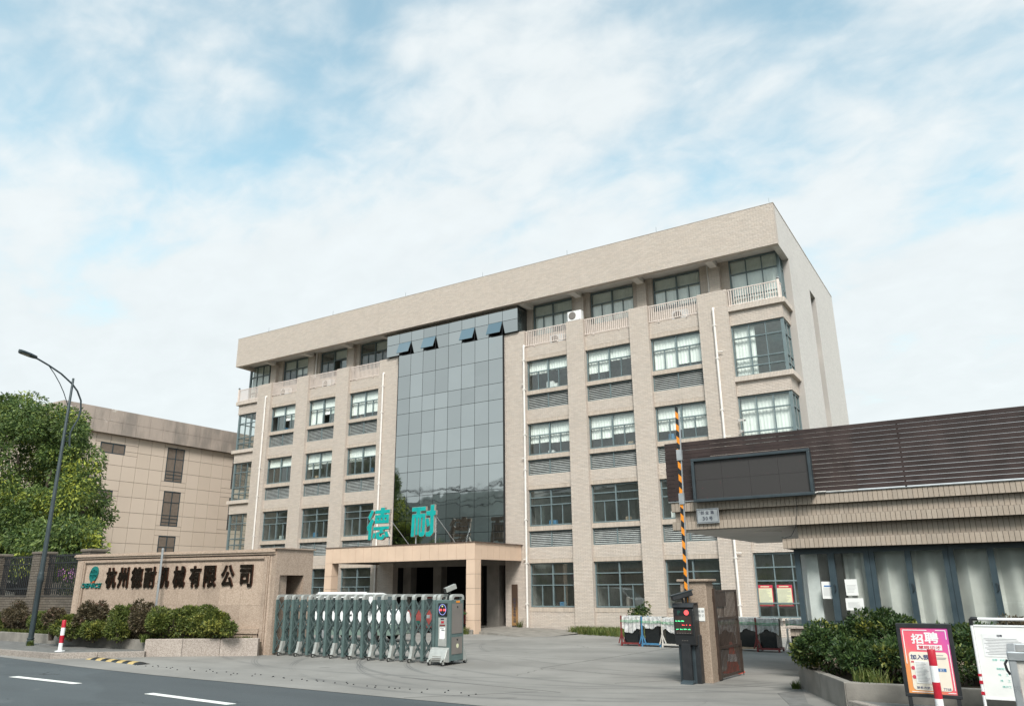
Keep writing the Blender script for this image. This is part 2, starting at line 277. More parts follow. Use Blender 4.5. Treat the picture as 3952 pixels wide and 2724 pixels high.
M['oldwhite'] = paint('worn_white_frame', (0.55, 0.52, 0.48), 0.6, 0.1, 0.15, 8, 0.1, 60, 0.5)
M['timber'] = paint('timber', (0.36, 0.27, 0.19), 0.8, 0, 0.2, 8, 0.2, 40, 0.4)
M['film'] = None
n = N('plastic_film'); t = n.t; tr = t.nodes.new('ShaderNodeBsdfTransparent'); tr.inputs[0].default_value = (0.9, 0.93, 0.92, 1)
n.b.inputs['Base Color'].default_value = (0.72, 0.72, 0.72, 1); n.b.inputs['Roughness'].default_value = 0.25; n.bump(n.noise(14, 5, 0.6, dist=1.2), 0.8, 0.05)
mx = t.nodes.new('ShaderNodeMixShader'); n.L(n.ramp(n.noise(9, 4, 0.6, dist=0.8), 0.3, 0.7, 0.45, 0.85), mx.inputs[0]); n.L(tr.outputs[0], mx.inputs[1]); n.L(n.b.outputs[0], mx.inputs[2]); n.L(mx.outputs[0], n.o.inputs['Surface']); M['film'] = n.m
M['green'] = paint('green_strap', (0.03, 0.28, 0.10), 0.5)
M['slab'] = paint('black_glass_slab', (0.008, 0.010, 0.011), 0.12, 0, 0.1, 3)
M['bark'] = paint('bark', (0.055, 0.042, 0.032), 0.9, 0, 0.25, 8, 0.6, 25, 0.4)
M['leaf_tree'] = foliage('camphor_leaf', (0.05, 0.098, 0.03), (0.19, 0.26, 0.07), (0.48, 0.52, 0.085), 0.55)
M['leaf_hedge'] = foliage('hedge_leaf', (0.055, 0.085, 0.02), (0.18, 0.21, 0.05), (0.36, 0.35, 0.08), 1.6)
M['leaf_dark'] = foliage('photinia_leaf', (0.018, 0.045, 0.014), (0.08, 0.13, 0.035), (0.24, 0.24, 0.05), 1.8)
M['leaf_purple'] = foliage('loropetalum_leaf', (0.06, 0.052, 0.03), (0.15, 0.115, 0.065), (0.20, 0.115, 0.09), 2.0)
M['leaf_palm'] = foliage('sago_leaf', (0.02, 0.06, 0.015), (0.05, 0.13, 0.03))
M['grass'] = foliage('grass_blade', (0.06, 0.10, 0.02), (0.17, 0.20, 0.05), (0.26, 0.24, 0.09), 2)
M['flower'] = paint('pink_flower', (0.55, 0.22, 0.50), 0.7)
M['vanwhite'] = paint('van_white', (0.78, 0.79, 0.80), 0.25, 0, 0.03, 3, 0, 0, 0.06)
M['vangreen'] = paint('van_grey_green', (0.17, 0.235, 0.205), 0.35, 0.1, 0.05, 3, 0, 0, 0.2)
M['carred'] = paint('car_dull_red', (0.22, 0.05, 0.045), 0.35, 0.1, 0.05, 3)
M['carglass'] = paint('car_glass', (0.03, 0.04, 0.042), 0.06, 0, 0.05, 3, 0, 0, 0, 0.8)
M['conered'] = paint('cone_red', (0.60, 0.06, 0.03), 0.5)
M['ghinterior'] = paint('gatehouse_interior', (0.20, 0.20, 0.19), 0.9)

# ---------------------------------------------------------------- mesh helpers
ORG = {}
class MB:
    def __init__(s): s.v = []; s.f = []
    def add(s, vs, fs):
        o = len(s.v); s.v += [tuple(p) for p in vs]; s.f += [tuple(i+o for i in q) for q in fs]; return s
    def box(s, x0, x1, y0, y1, z0, z1):
        return s.add([(x0, y0, z0), (x1, y0, z0), (x1, y1, z0), (x0, y1, z0), (x0, y0, z1), (x1, y0, z1), (x1, y1, z1), (x0, y1, z1)],
                     [(0, 3, 2, 1), (4, 5, 6, 7), (0, 1, 5, 4), (1, 2, 6, 5), (2, 3, 7, 6), (3, 0, 4, 7)])
    def cbox(s, x0, x1, y0, y1, z0, z1, b=0.01):
        """box with chamfered vertical and top edges"""
        b = min(b, (x1-x0)/2.5, (y1-y0)/2.5, (z1-z0)/2.5)
        def ring(i, z): return [(x0+b+i, y0+i, z), (x1-b-i, y0+i, z), (x1-i, y0+b+i, z), (x1-i, y1-b-i, z), (x1-b-i, y1-i, z), (x0+b+i, y1-i, z), (x0+i, y1-b-i, z), (x0+i, y0+b+i, z)]
        return s.loft([ring(0, z0), ring(0, z1-b), ring(b*0.8, z1)], True, True)
    def loft(s, rings, cap0=True, cap1=True):
        o = len(s.v); k = len(rings[0])
        for r in rings: s.v += [tuple(p) for p in r]
        for i in range(len(rings)-1):
            for j in range(k):
                a = o+i*k+j; b = o+i*k+(j+1) % k; s.f.append((a, b, b+k, a+k))
        if cap0: s.f.append(tuple(o+j for j in range(k-1, -1, -1)))
        if cap1: s.f.append(tuple(o+(len(rings)-1)*k+j for j in range(k)))
        return s
    def tube(s, pts, rad, n=8, caps=True):
        pts = [Vector(p) for p in pts]; rings = []; u = None
        for i, p in enumerate(pts):
            d = (pts[min(i+1, len(pts)-1)] - pts[max(i-1, 0)]).normalized()
            if u is None: u = d.cross(Vector((0, 0, 1)) if abs(d.z) < 0.9 else Vector((1, 0, 0))).normalized()
            u = (u - d*u.dot(d)).normalized(); w = d.cross(u); r = rad[i] if isinstance(rad, (list, tuple)) else rad
            rings.append([p + (u*math.cos(2*math.pi*j/n) + w*math.sin(2*math.pi*j/n))*r for j in range(n)])
        return s.loft(rings, caps, caps)
    def bar(s, p, q, w, h, up=(0, 0, 1)):
        p, q = Vector(p), Vector(q); d = (q-p).normalized(); a = d.cross(Vector(up)).normalized()*w/2; b = a.normalized().cross(d)*h/2
        return s.loft([[p-a-b, p+a-b, p+a+b, p-a+b], [q-a-b, q+a-b, q+a+b, q-a+b]])
    def lathe(s, c, prof, n=16):
        return s.loft([[(c[0]+r*math.cos(2*math.pi*j/n), c[1]+r*math.sin(2*math.pi*j/n), c[2]+z) for j in range(n)] for r, z in prof])
    def prism(s, poly, z0, z1):
        return s.loft([[(x, y, z0) for x, y in poly], [(x, y, z1) for x, y in poly]])
    def prism_y(s, poly, y0, y1):
        return s.loft([[(x, y0, z) for x, z in poly], [(x, y1, z) for x, z in poly]])
    def wheel(s, c, r, w, axis='y', n=18):
        prof = [(r*0.6, -w/2), (r*0.94, -w/2), (r, -w*0.3), (r, w*0.3), (r*0.94, w/2), (r*0.6, w/2)]
        def pt(a, q, t): return (c[0]+q*math.cos(a), c[1]+t, c[2]+q*math.sin(a)) if axis == 'y' else (c[0]+t, c[1]+q*math.cos(a), c[2]+q*math.sin(a))
        return s.loft([[pt(2*math.pi*j/n, q, t) for j in range(n)] for q, t in prof])
def mesh_of(name, mb, mats, smooth=False, org=(0, 0, 0)):
    me = bpy.data.meshes.new(name); me.from_pydata([(x-org[0], y-org[1], z-org[2]) for x, y, z in mb.v], [], mb.f)
    for m_ in (mats if isinstance(mats, (list, tuple)) else [mats]): me.materials.append(M[m_] if isinstance(m_, str) else m_)
    if smooth:
        for p in me.polygons: p.use_smooth = True
        me.set_sharp_from_angle(angle=R(40))
    return me
def link(name, data, parent=None, loc=(0, 0, 0)):
    o = bpy.data.objects.new(name, data); C.objects.link(o)
    if parent is not None:
        o.parent = parent; ORG[o.name] = ORG[parent.name]
    else: ORG[o.name] = (0, 0, 0)
    o.location = loc; return o
def tag(o, label=None, cat=None, group=None, kind=None):
    for k, v in (('label', label), ('category', cat), ('group', group), ('kind', kind)):
        if v: o[k] = v
    return o
def thing(name, label, cat, loc=(0, 0, 0), rotz=None, group=None):
    """an Empty at the thing's base; rotz None: parts are given in world coordinates, else in the thing's own"""
    o = bpy.data.objects.new(name, None); C.objects.link(o); o.location = loc; o.empty_display_size = 0.3
    if rotz is None: ORG[o.name] = tuple(loc)
    else: ORG[o.name] = (0, 0, 0); o.rotation_euler[2] = rotz
    return tag(o, label, cat, group)
def part(name, mb, mat, parent, smooth=False, label=None, bevel=0.0):
    o = link(name, mesh_of(name, mb, mat, smooth, ORG[parent.name]), parent)
    if label: o['label'] = label
    if bevel:
        m_ = o.modifiers.new('bevel', 'BEVEL'); m_.width = bevel; m_.segments = 2; m_.limit_method = 'ANGLE'
    return o
def inst(name, me, parent, pos):
    g = ORG[parent.name]; return link(name, me, parent, (pos[0]-g[0], pos[1]-g[1], pos[2]-g[2]))
def struct(name, mb, mat, smooth=False):
    return tag(link(name, mesh_of(name, mb, mat, smooth)), kind='structure')
_box = {}
def boxmesh(name, dx, dy, dz, mat):
    k = (name, round(dx, 3), round(dy, 3), round(dz, 3), mat)
    if k not in _box: _box[k] = mesh_of(name, MB().box(-dx/2, dx/2, -dy/2, dy/2, -dz/2, dz/2), mat)
    return _box[k]
def pydata_np(name, V, F, mats, smooth=False):
    me = bpy.data.meshes.new(name); nv, nf, k = len(V), len(F), F.shape[1]
    me.vertices.add(nv); me.vertices.foreach_set('co', V.astype(np.float32).ravel())
    me.loops.add(nf*k); me.loops.foreach_set('vertex_index', F.astype(np.int32).ravel())
    me.polygons.add(nf); me.polygons.foreach_set('loop_start', np.arange(0, nf*k, k, dtype=np.int32))
    me.polygons.foreach_set('use_smooth', np.full(nf, smooth, dtype=bool))
    for m_ in (mats if isinstance(mats, (list, tuple)) else [mats]): me.materials.append(M[m_])
    me.update(calc_edges=True); me.validate(); return me
BF = np.array([[0, 1, 5, 4], [1, 2, 6, 5], [3, 0, 4, 7], [0, 3, 2, 1], [4, 5, 6, 7]])
def brick_cells(x0, x1, z0, z1, bl, bh, j=0.012, soldier=False):
    """running-bond (or soldier) pieces filling a rectangle: (x0, x1, z0, z1) each"""
    out = []
    if soldier:
        nn = max(1, round((x1-x0)/bh)); p = (x1-x0)/nn
        return [(x0+i*p+j/2, x0+(i+1)*p-j/2, z0+j/2, z1-j/2) for i in range(nn)]
    nr = max(1, round((z1-z0)/bh)); hh = (z1-z0)/nr
    for r_ in range(nr):
        off = (bl/2 if (r_ + int(round(z0/bh))) % 2 else 0.0); a = math.floor((x0-off)/bl)*bl+off
        while a < x1-1e-6:
            c0, c1 = max(a, x0), min(a+bl, x1)
            if c1-c0 > 0.03: out.append((c0+j/2, c1-j/2, z0+r_*hh+j/2, z0+(r_+1)*hh-j/2))
            a += bl
    return out
def bricks(parent, cells, mat, name='brick', stuffname='brickwork', pick=None, limit=300, proud=0.012):
    """cells: (x0,x1,z0,z1,y,axis); axis 'y' faces -y at plane y, axis 'x' faces +x at plane x=y. Largest in view are objects, the rest one mesh"""
    g = ORG[parent.name]
    if pick: cells = sorted(cells, key=pick)
    cache = {}
    for (a, b, z0, z1, pl, ax) in cells[:limit]:
        dx, dz = round(b-a, 3), round(z1-z0, 3); k = (dx, dz, ax)
        if k not in cache:
            mb = MB()
            if ax == 'y': mb.box(-dx/2, dx/2, -proud, 0.004, -dz/2, dz/2)
            else: mb.box(-0.004, proud, -dx/2, dx/2, -dz/2, dz/2)
            cache[k] = mesh_of(name, mb, mat)
        pos = ((a+b)/2, pl, (z0+z1)/2) if ax == 'y' else (pl, (a+b)/2, (z0+z1)/2)
        inst(name, cache[k], parent, pos)
    rest = cells[limit:]
    if rest:
        q = np.array([c[:5] for c in rest]); ax = np.array([c[5] == 'y' for c in rest]); pr = proud*(1+RNG.uniform(-0.25, 0.25, len(q)))
        a, b, z0, z1, pl = q.T; f = np.where(ax, -1.0, 1.0)*pr
        # corner order: front-bottom-left ... in (u, w, z) with w along the normal
        u = np.stack([a, b, b, a, a, b, b, a], 1); zc = np.stack([z0, z0, z0, z0, z1, z1, z1, z1], 1); o_ = np.zeros_like(pl)
        w = np.stack([f, f, o_, o_, f, f, o_, o_], 1) + pl[:, None]
        X = np.where(ax[:, None], u, w); Y_ = np.where(ax[:, None], w, u)
        V = np.stack([X-g[0], Y_-g[1], zc-g[2]], 2).reshape(-1, 3)
        F = (BF[None] + (np.arange(len(q))*8)[:, None, None]); F = np.where(ax[:, None, None], F, F[:, :, ::-1]).reshape(-1, 4)
        o = link(stuffname, pydata_np(stuffname, V, F, mat), parent); o['kind'] = 'stuff'
_font = {}
def glyphs(body, w, h, depth, bold=0.0, mats=('ink',)):
    """lettering as a solid, standing in the xz plane, facing -y, fitted to w x h with its lower left corner at the origin"""
    k = (body, round(w, 3), round(h, 3), depth, bold, mats)
    if k in _font: return _font[k]
    cu = bpy.data.curves.new('lettering', 'FONT'); cu.body = body; cu.size = 1; cu.extrude = 0.05; cu.resolution_u = 3
    o = bpy.data.objects.new('lettering', cu); C.objects.link(o); dg = bpy.context.evaluated_depsgraph_get(); dg.update()
    m0 = bpy.data.meshes.new_from_object(o.evaluated_get(dg)); bpy.data.objects.remove(o); bpy.data.curves.remove(cu)
    co = np.array([v.co for v in m0.vertices]); fs = [tuple(p.vertices) for p in m0.polygons]; bpy.data.meshes.remove(m0)
    # heavier strokes: copies of the outline spread round it, each a hair shallower than the one before
    offs = [(0, 0)] if not bold else [(0, 0)] + [(bold*math.cos(R(a)), bold*math.sin(R(a))) for a in range(0, 360, 45)]
    lo, hi = co.min(0), co.max(0); q = (co-lo)/(hi-lo); sx = (w-2*bold*h)/1.0; sz = h*(1-2*bold); mb = MB()
    for i, (ox, oz) in enumerate(offs):
        dep = depth*(1-0.012*i)
        mb.add([(bold*h+x*sx+ox*h, -z*dep, bold*h+y*sz+oz*h) for x, y, z in q], fs)
    me = bpy.data.meshes.new('lettering'); me.from_pydata(mb.v, [], mb.f)
    for m_ in mats: me.materials.append(M[m_])
    me.update()
    if len(mats) > 1:
        for p in me.polygons: p.material_index = 0 if p.normal.y < -0.9 else 1
    _font[k] = me; return me
def gz(y): return 0.0 if y < 16 else -0.35*min(1.0, (y-16)/17.0)

# ---------------------------------------------------------------- setting: ground, road, forecourt, pavements
mb = MB(); ys = [-900, -60, 10, 16, 20, 24, 28, 33, 60, 900]; xs = [-900, -60, 0, 60, 900]
for y in ys:
    for x in xs: mb.v.append((x, y, gz(y)-0.06))
for i in range(len(ys)-1):
    for j in range(len(xs)-1): k = i*len(xs)+j; mb.f.append((k, k+1, k+len(xs)+1, k+len(xs)))
struct('ground', mb, 'ground')
edge = [(-300, 13.2), (-60, 12.15), (-40, 12.0), (-24.3, 11.78), (-19.4, 11.22), (-15.9, 10.97), (-12.5, 10.87), (-9.8, 10.78), (-7.3, 10.71), (60, 10.7), (300, 10.7)]
mb = MB(); mb.v = [(x, y, 0.0) for x, y in edge] + [(x, -2.5, 0.0) for x, y in edge]; k = len(edge)
mb.f = [(i+k, i+k+1, i+1, i) for i in range(k-1)]
struct('road', mb, 'asphalt')
mb = MB(); rows = [None, 14, 16, 18, 20, 22, 24, 26, 28, 30, 32, 34]
for r_ in rows:
    for x, y in edge[2:-1]: yy = y-0.02 if r_ is None else r_; mb.v.append((x, yy, gz(yy)+0.006))
k = len(edge)-3
for i in range(len(rows)-1):
    for j in range(k-1): a = i*k+j; mb.f.append((a, a+1, a+k+1, a+k))
struct('forecourt', mb, 'concrete')
mk = struct('lane_marking', MB().add([(0, 0, 0)], []), 'paintline')
for nme, poly in (('dash', [(-18.55, 9.25), (-16.0, 9.21), (-15.95, 9.36), (-18.5, 9.42)]), ('dash', [(-13.35, 9.0), (-10.94, 8.84), (-10.88, 8.99), (-13.31, 9.15)]), ('dash', [(-8.4, 8.75), (-6, 8.6), (-6, 8.75), (-8.4, 8.9)]), ('dash', [(-24.0, 9.55), (-21.4, 9.40), (-21.35, 9.55), (-23.95, 9.7)])):
    part(nme, MB().prism(poly, 0.004, 0.008), 'paintline', mk)
part('edge_line', MB().prism([(-60, 11.72), (-40, 11.58), (-24.3, 11.35), (-24.0, 11.35), (-24.0, 11.47), (-24.3, 11.50), (-40, 11.73), (-60, 11.87)], 0.004, 0.008), 'paintline', mk)

def pavement(name, poly, z, mat, tile=0.5):
    return struct(name, MB().prism(poly, -0.05, z), mat)
pvL = pavement('pavement', [(-75, 12.5), (-22.25, 12.18), (-20.45, 13.62), (-20.5, 13.9), (-29.9, 14.25), (-75, 14.6)], 0.148, 'pave')
def kerb_run(parent, pts, w, z0, z1, mat='kerb', L=1.0, name='kerbstone', gap=0.012):
    for (ax, ay), (bx, by) in zip(pts, pts[1:]):
        d = math.hypot(bx-ax, by-ay); n_ = max(1, round(d/L)); ux, uy = (bx-ax)/d, (by-ay)/d; nx, ny = -uy, ux; p = d/n_
        for i in range(n_):
            s0, s1 = i*p+gap/2, (i+1)*p-gap/2; h_ = random.uniform(-0.004, 0.004)
            q = [(ax+ux*s0, ay+uy*s0), (ax+ux*s1, ay+uy*s1), (ax+ux*s1+nx*w, ay+uy*s1+ny*w), (ax+ux*s0+nx*w, ay+uy*s0+ny*w)]
            m_ = MB(); b = 0.012
            c_ = (sum(a_ for a_, _ in q)/4, sum(a_ for _, a_ in q)/4)
            q2 = [(x+(c_[0]-x)*b/0.3, y+(c_[1]-y)*b/0.3) for x, y in q]
            m_.loft([[(x, y, z0) for x, y in q], [(x, y, z1-b+h_) for x, y in q], [(x, y, z1+h_) for x, y in q2]])
            part(name, m_, mat, parent)
kerb_run(pvL, [(-48, 12.32), (-22.2, 12.03), (-20.3, 13.55)], 0.14, -0.05, 0.155)
# planting bed on the left, behind the pavement and in front of the sign wall
bedL = struct('planting_bed', MB().prism([(-75, 14.72), (-29.9, 14.45), (-20.6, 14.0), (-20.35, 13.8), (-17.75, 15.35), (-25.4, 14.5), (-29.9, 15.2), (-75, 15.4)], -0.05, 0.36), 'soil')
kerb_run(bedL, [(-48, 14.42), (-29.9, 14.22), (-20.55, 13.83)], 0.13, 0.10, 0.42, 'oldconc', 1.6)
kerb_run(bedL, [(-20.45, 13.62), (-17.72, 15.2)], 0.16, -0.05, 0.455, 'granite', 1.0, 'granite_block')
# right pavement and planter before the gatehouse
pvR = pavement('pavement', [(-2.15, 12.72), (-1.2, 11.75), (60, 11.75), (60, 12.82), (-2.2, 12.82)], 0.148, 'pave')
kerb_run(pvR, [(-2.25, 12.72), (-1.25, 11.62), (6, 11.62)], 0.14, -0.05, 0.155)
bedR = struct('planting_bed', MB().prism([(-3.25, 15.0), (-2.2, 12.98), (8, 12.98), (8, 16.3), (-3.3, 16.3)], -0.05, 0.30), 'soil')
kerb_run(bedR, [(-3.42, 15.1), (-2.28, 12.84)], 0.13, -0.05, 0.385, 'oldconc', 1.3)
kerb_run(bedR, [(-2.27, 12.84), (5, 12.80)], 0.13, 0.10, 0.385, 'oldconc', 1.6)
kerb_run(bedR, [(-3.58, 16.4), (-3.42, 15.1)], 0.13, -0.05, 0.385, 'oldconc', 1.3)
# broken strip of dirt between pavement and forecourt on the right
struct('dirt_strip', MB().prism([(-3.35, 14.9), (-2.9, 13.2), (-2.2, 12.2), (-1.3, 11.6), (-1.2, 11.2), (-2.4, 11.9), (-3.1, 12.9), (-3.6, 14.2)], 0.0, 0.011), 'pave')
# ramp up to the porch, with its broken edge
mb = MB(); prof = [(-21.6, -0.16), (-20.6, -0.165), (-19.5, -0.18), (-18.0, -0.22), (-16.4, -0.27)]
for x, z in prof: mb.v += [(x, 30.3-0.62*(x+21.6)*0.75, z), (x, 33.3, z), (x, 30.2-0.62*(x+21.6)*0.75, -0.5)]
for i in range(len(prof)-1): a = i*3; mb.f += [(a, a+3, a+4, a+1), (a+2, a+5, a+3, a)]
mb.f.append((0, 1, 2))
struct('ramp', mb, 'oldconc')
struct('porch_floor', MB().prism([(-28.55, 33.45), (-21.25, 33.45), (-21.25, 37.5), (-28.55, 37.5)], -0.5, -0.155), 'porchconc')
# wooded hills across the road (seen mirrored in the glass) and the far bank
mb = MB(); nx_ = 90
for j, (yy, hs) in enumerate(((-150, 0.0), (-185, 0.55), (-230, 1.0), (-300, 0.8))):
    for i in range(nx_):
        x = -620+i*12; h_ = 45+5*math.sin(x*0.009+1.0)+3*math.sin(x*0.031+2.2)+1.5*math.sin(x*0.083)+random.uniform(-1, 1)*1.2
        mb.v.append((x, yy+random.uniform(-3, 3), -1+hs*h_))
for j in range(3):
    for i in range(nx_-1): a = j*nx_+i; mb.f.append((a, a+nx_, a+nx_+1, a+1))
struct('hills', mb, 'hill', True)

# ---------------------------------------------------------------- main office building
YB, YP, YT = 33.57, 33.42, 34.25          # bay plane, pier plane, set-back top floor
BL, BH = 0.25, 0.0625
B = thing('office_building', 'long beige brick five storey office block with central mirror glass front', 'building', (-24.8, 33.4, -0.35))
RB = [(-19.93, -17.41), (-16.41, -13.89), (-12.89, -10.37)]
LBY = [(-39.71, -37.25), (-36.20, -33.73), (-32.68, -30.20)]
BAYS = LBY + RB
PIERS = [(-41.0, -39.71), (-37.25, -36.20), (-33.73, -32.68), (-30.20, -28.55), (-21.24, -19.93), (-17.41, -16.41), (-13.89, -12.89), (-10.37, -8.95)]
cells = []; course = []; body = MB()
def field(x0, x1, z0, z1, y, depth=0.25, soldier=False):
    body.box(x0, x1, y, y+depth, z0, z1)
    (course if soldier else cells).extend([(*c, y, 'y') for c in brick_cells(x0, x1, z0, z1, BL, BH, soldier=soldier)])
for x0, x1 in PIERS: field(x0, x1, -0.45, 14.88, YP, 0.4)
WIN = [(0.76, 2.80), (4.59, 6.37), (8.15, 9.77), (11.55, 13.17)]; LOUV = [(3.56, 4.33), (7.12, 7.89), (10.53, 11.32)]
for x0, x1 in BAYS:
    field(x0, x1, -0.45, 0.54, YB); field(x0, x1, 0.54, 0.74, YB-0.02, soldier=True)
    field(x0, x1, 2.80, 3.0, YB, soldier=True); field(x0, x1, 3.0, 3.56, YB); field(x0, x1, 4.34, 4.57, YB-0.01, soldier=True)
    field(x0, x1, 6.39, 6.59, YB, soldier=True); field(x0, x1, 6.59, 7.12, YB); field(x0, x1, 7.90, 8.13, YB-0.01, soldier=True)
    field(x0, x1, 9.79, 9.99, YB, soldier=True); field(x0, x1, 9.99, 10.53, YB); field(x0, x1, 11.33, 11.54, YB-0.01, soldier=True)
    field(x0, x1, 13.19, 13.40, YB, soldier=True); field(x0, x1, 13.40, 13.97, YB)
# set-back top storey
tw = [(a+0.03, b-0.03) for a, b in BAYS]; zt0, zt1 = 14.78, 16.54
edges = [-40.9] + [e for w in tw for e in w] + [-8.95]
for i in range(0, len(edges), 2):
    a, b = edges[i], edges[i+1]
    if a < -30 < b or (a > -31 and b < -19): field(a, -29.4, 13.9, 16.62, YT); field(-20.3, b, 13.9, 16.62, YT)
    else: field(a, b, 13.9, 16.62, YT)
for a, b in tw: field(a, b, 13.9, zt0, YT)
for c_ in (-40.35, -36.72, -33.2, -16.91, -13.39, -9.62): field(c_-0.26, c_+0.26, 14.8, 16.36, YT-0.22, 0.22)
# parapet
PX0, PX1, PY, PZ0, PZ1 = -42.95, -6.32, 32.93, 16.36, 18.37
cells.extend([(*c, PY, 'y') for c in brick_cells(PX0, PX1, PZ0, PZ1, BL, BH)])
body.box(PX0, PX1, PY, PY+0.28, PZ0, PZ1); body.box(PX0, PX0+0.28, PY+0.28, 47.2, PZ0, PZ1); body.box(PX0, PX1-0.3, 46.9, 47.2, -0.4, PZ1)
body.box(PX0+0.35, PX0+0.65, 36.0, 46.9, -0.4, PZ0)
part('wall', body, 'wallbody', B)
cells.sort(key=lambda c: 0)
def near(c):
    if c[4] == YP and -13.9 < c[0] and c[1] < -12.88 and c[2] > 0.6: return c[2]
    return 1e3
bricks(B, cells, 'brick', pick=near, limit=300)
bricks(B, course, 'soldier', stuffname='soldier_course', limit=0)
# side wall facing the gatehouse, with its full-height groove
sw = MB(); X0, X1 = -6.62, -6.32
sw.box(X0, X1, 35.02, 39.7, -0.4, PZ1); sw.box(X0, X1, 41.15, 47.2, -0.4, PZ1); sw.box(X0, X1, 39.7, 41.15, 16.37, PZ1); sw.box(X0, X1, PY+0.28, 35.02, PZ0, PZ1)
sw.box(X0-0.25, X0+0.0, 39.7, 41.15, -0.4, 16.37)
part('side_wall', sw, 'sidewall', B)
for z0, z1 in ((13.77, 16.3), (10.35, 12.8), (6.95, 9.45)):
    f = part('side_window', MB().box(X0, X0+0.05, 39.78, 41.07, z0, z0+0.07).box(X0, X0+0.05, 39.78, 41.07, z1-0.07, z1).box(X0, X0+0.05, 39.78, 39.85, z0+0.07, z1-0.07).box(X0, X0+0.05, 41.0, 41.07, z0+0.07, z1-0.07), 'frame', B)
    part('pane', MB().box(X0+0.015, X0+0.025, 39.85, 41.0, z0+0.07, z1-0.07), 'carglass', f)
sf = MB().box(PX0+0.28, PX1-0.3, PY+0.28, 46.9, 16.62, 16.78)
sf = part('soffit', sf, 'soffit', B)
for c_ in (-40.35, -36.72, -33.2, -30.0, -20.0, -16.91, -13.39, -9.62): part('beam', MB().box(c_-0.17, c_+0.17, PY+0.28, YT-0.22 if abs(c_+25) > 6 else YT, 16.345, 16.618), 'soffit', sf)
part('coping', MB().box(PX0-0.02, PX1+0.02, PY-0.02, PY+0.30, PZ1, PZ1+0.03).box(PX1-0.32, PX1+0.02, PY+0.30, 47.22, PZ1, PZ1+0.03), 'wallbody', B)
# interior: slabs, back wall, cross walls
it = MB()
for z in (3.05, 6.62, 10.02, 13.42): it.box(-42.7, -30.2, 33.83, 38.0, z, z+0.45); it.box(-19.9, -6.95, 33.83, 38.0, z, z+0.45)
it.box(-41.0, -28.6, 38.0, 38.2, -0.3, 16.6); it.box(-21.2, -6.95, 38.0, 38.2, -0.3, 16.6)
for x in (-40.35, -36.72, -33.2, -29.6, -20.5, -16.91, -13.39, -9.66):
    it.box(x-0.1, x+0.1, 33.85, 38.0, -0.3, 13.4); it.box(x-0.1, x+0.1, 34.55, 38.0, 13.88, 16.6)
part('interior_wall', it, 'interior', B)
part('balcony_floor', MB().box(-41.0, -29.6, YB+0.25, YT, 13.86, 13.93).box(-20.2, -8.95, YB+0.25, YT, 13.86, 13.93), 'soffit', B)

_cur = {}
def curtain(parent, x0, x1, z0, z1, y, mat='curtain', amp=0.014, wl=0.15):
    w, h = round(x1-x0, 2), round(z1-z0, 2); k = (w, h, mat, random.randint(0, 2))
    if k not in _cur:
        n_ = max(6, int(w/wl*5)); ph = random.random()*6; mb = MB()
        for i in range(n_+1):
            x = w*i/n_; d = amp*math.sin(x/wl*2*math.pi+ph)+amp*0.5*math.sin(x/wl*0.9*math.pi+1.7*ph)
            mb.v += [(x, d*0.6, h), (x, d, h*0.5), (x, d*1.15, 0)]
        for i in range(n_): a = i*3; mb.f += [(a+2, a+5, a+4, a+1), (a+1, a+4, a+3, a)]
        _cur[k] = mesh_of('curtain', mb, mat, True)
    return inst('curtain', _cur[k], parent, (x0, y, z0))
def window(parent, x0, x1, z0, z1, y, rows, drops=None, slid=None, fr='frame', gl='glass', t=0.055, d=0.09, name='window'):
    """frame with mullions and one pane object per light; rows from the top: (height fraction, number of lights)"""
    f = MB(); f.box(x0, x1, y, y+d, z0, z0+t).box(x0, x1, y, y+d, z1-t, z1).box(x0, x0+t, y, y+d, z0+t, z1-t).box(x1-t, x1, y, y+d, z0+t, z1-t)
    H, top, panes = z1-z0-2*t, z1-t, []
    cx = (x0+x1)/2; mid = len(rows) > 0 and all(n_ % 2 == 0 for _, n_ in rows)
    if mid: f.box(cx-t*0.6, cx+t*0.6, y-0.012, y+d, z0+t, z1-t)
    for ri, (fr_, n_) in enumerate(rows):
        zb = top-H*fr_
        if ri < len(rows)-1:
            for a, b in (((x0+t, cx-t*0.6), (cx+t*0.6, x1-t)) if mid else ((x0+t, x1-t),)): f.box(a, b, y-0.004, y+d-0.004, zb-t*0.45, zb+t*0.45)
        lo = zb+(t*0.45 if ri < len(rows)-1 else 0); hi = top-(t*0.45 if ri else 0)
        sides = ((x0+t, cx-t*0.6), (cx+t*0.6, x1-t)) if mid else ((x0+t, x1-t),); m_ = n_//len(sides)
        for a, b in sides:
            p = (b-a)/m_
            for i in range(m_):
                if i: f.box(a+i*p-t*0.38, a+i*p+t*0.38, y+0.006, y+d-0.01, lo, hi)
                panes.append([a+i*p+(t*0.38 if i else 0), a+(i+1)*p-(t*0.38 if i < m_-1 else 0), lo, hi, ri, y+0.05])
        top = zb
    w = part(name, f, fr, parent)
    for i, (a, b, lo, hi, ri, yy) in enumerate(panes):
        if slid and i in slid: a, b, yy = a+slid[i]*(b-a), b+slid[i]*(b-a), yy+0.02
        inst('pane', boxmesh('pane', b-a, 0.006, hi-lo, gl), w, ((a+b)/2, yy, (lo+hi)/2))
    if drops:
        for (a, b), dr in zip(((x0+t, cx), (cx, x1-t)), drops):
            if dr > 0.05: curtain(w, a, b, z0+t+(1-dr)*H, z1-t, y+0.15)
    return w
A2 = [(0.37, 2), (0.63, 4)]; B3 = [(0.20, 2), (0.23, 2), (0.57, 4)]; B1 = [(0.24, 2), (0.27, 2), (0.49, 4)]
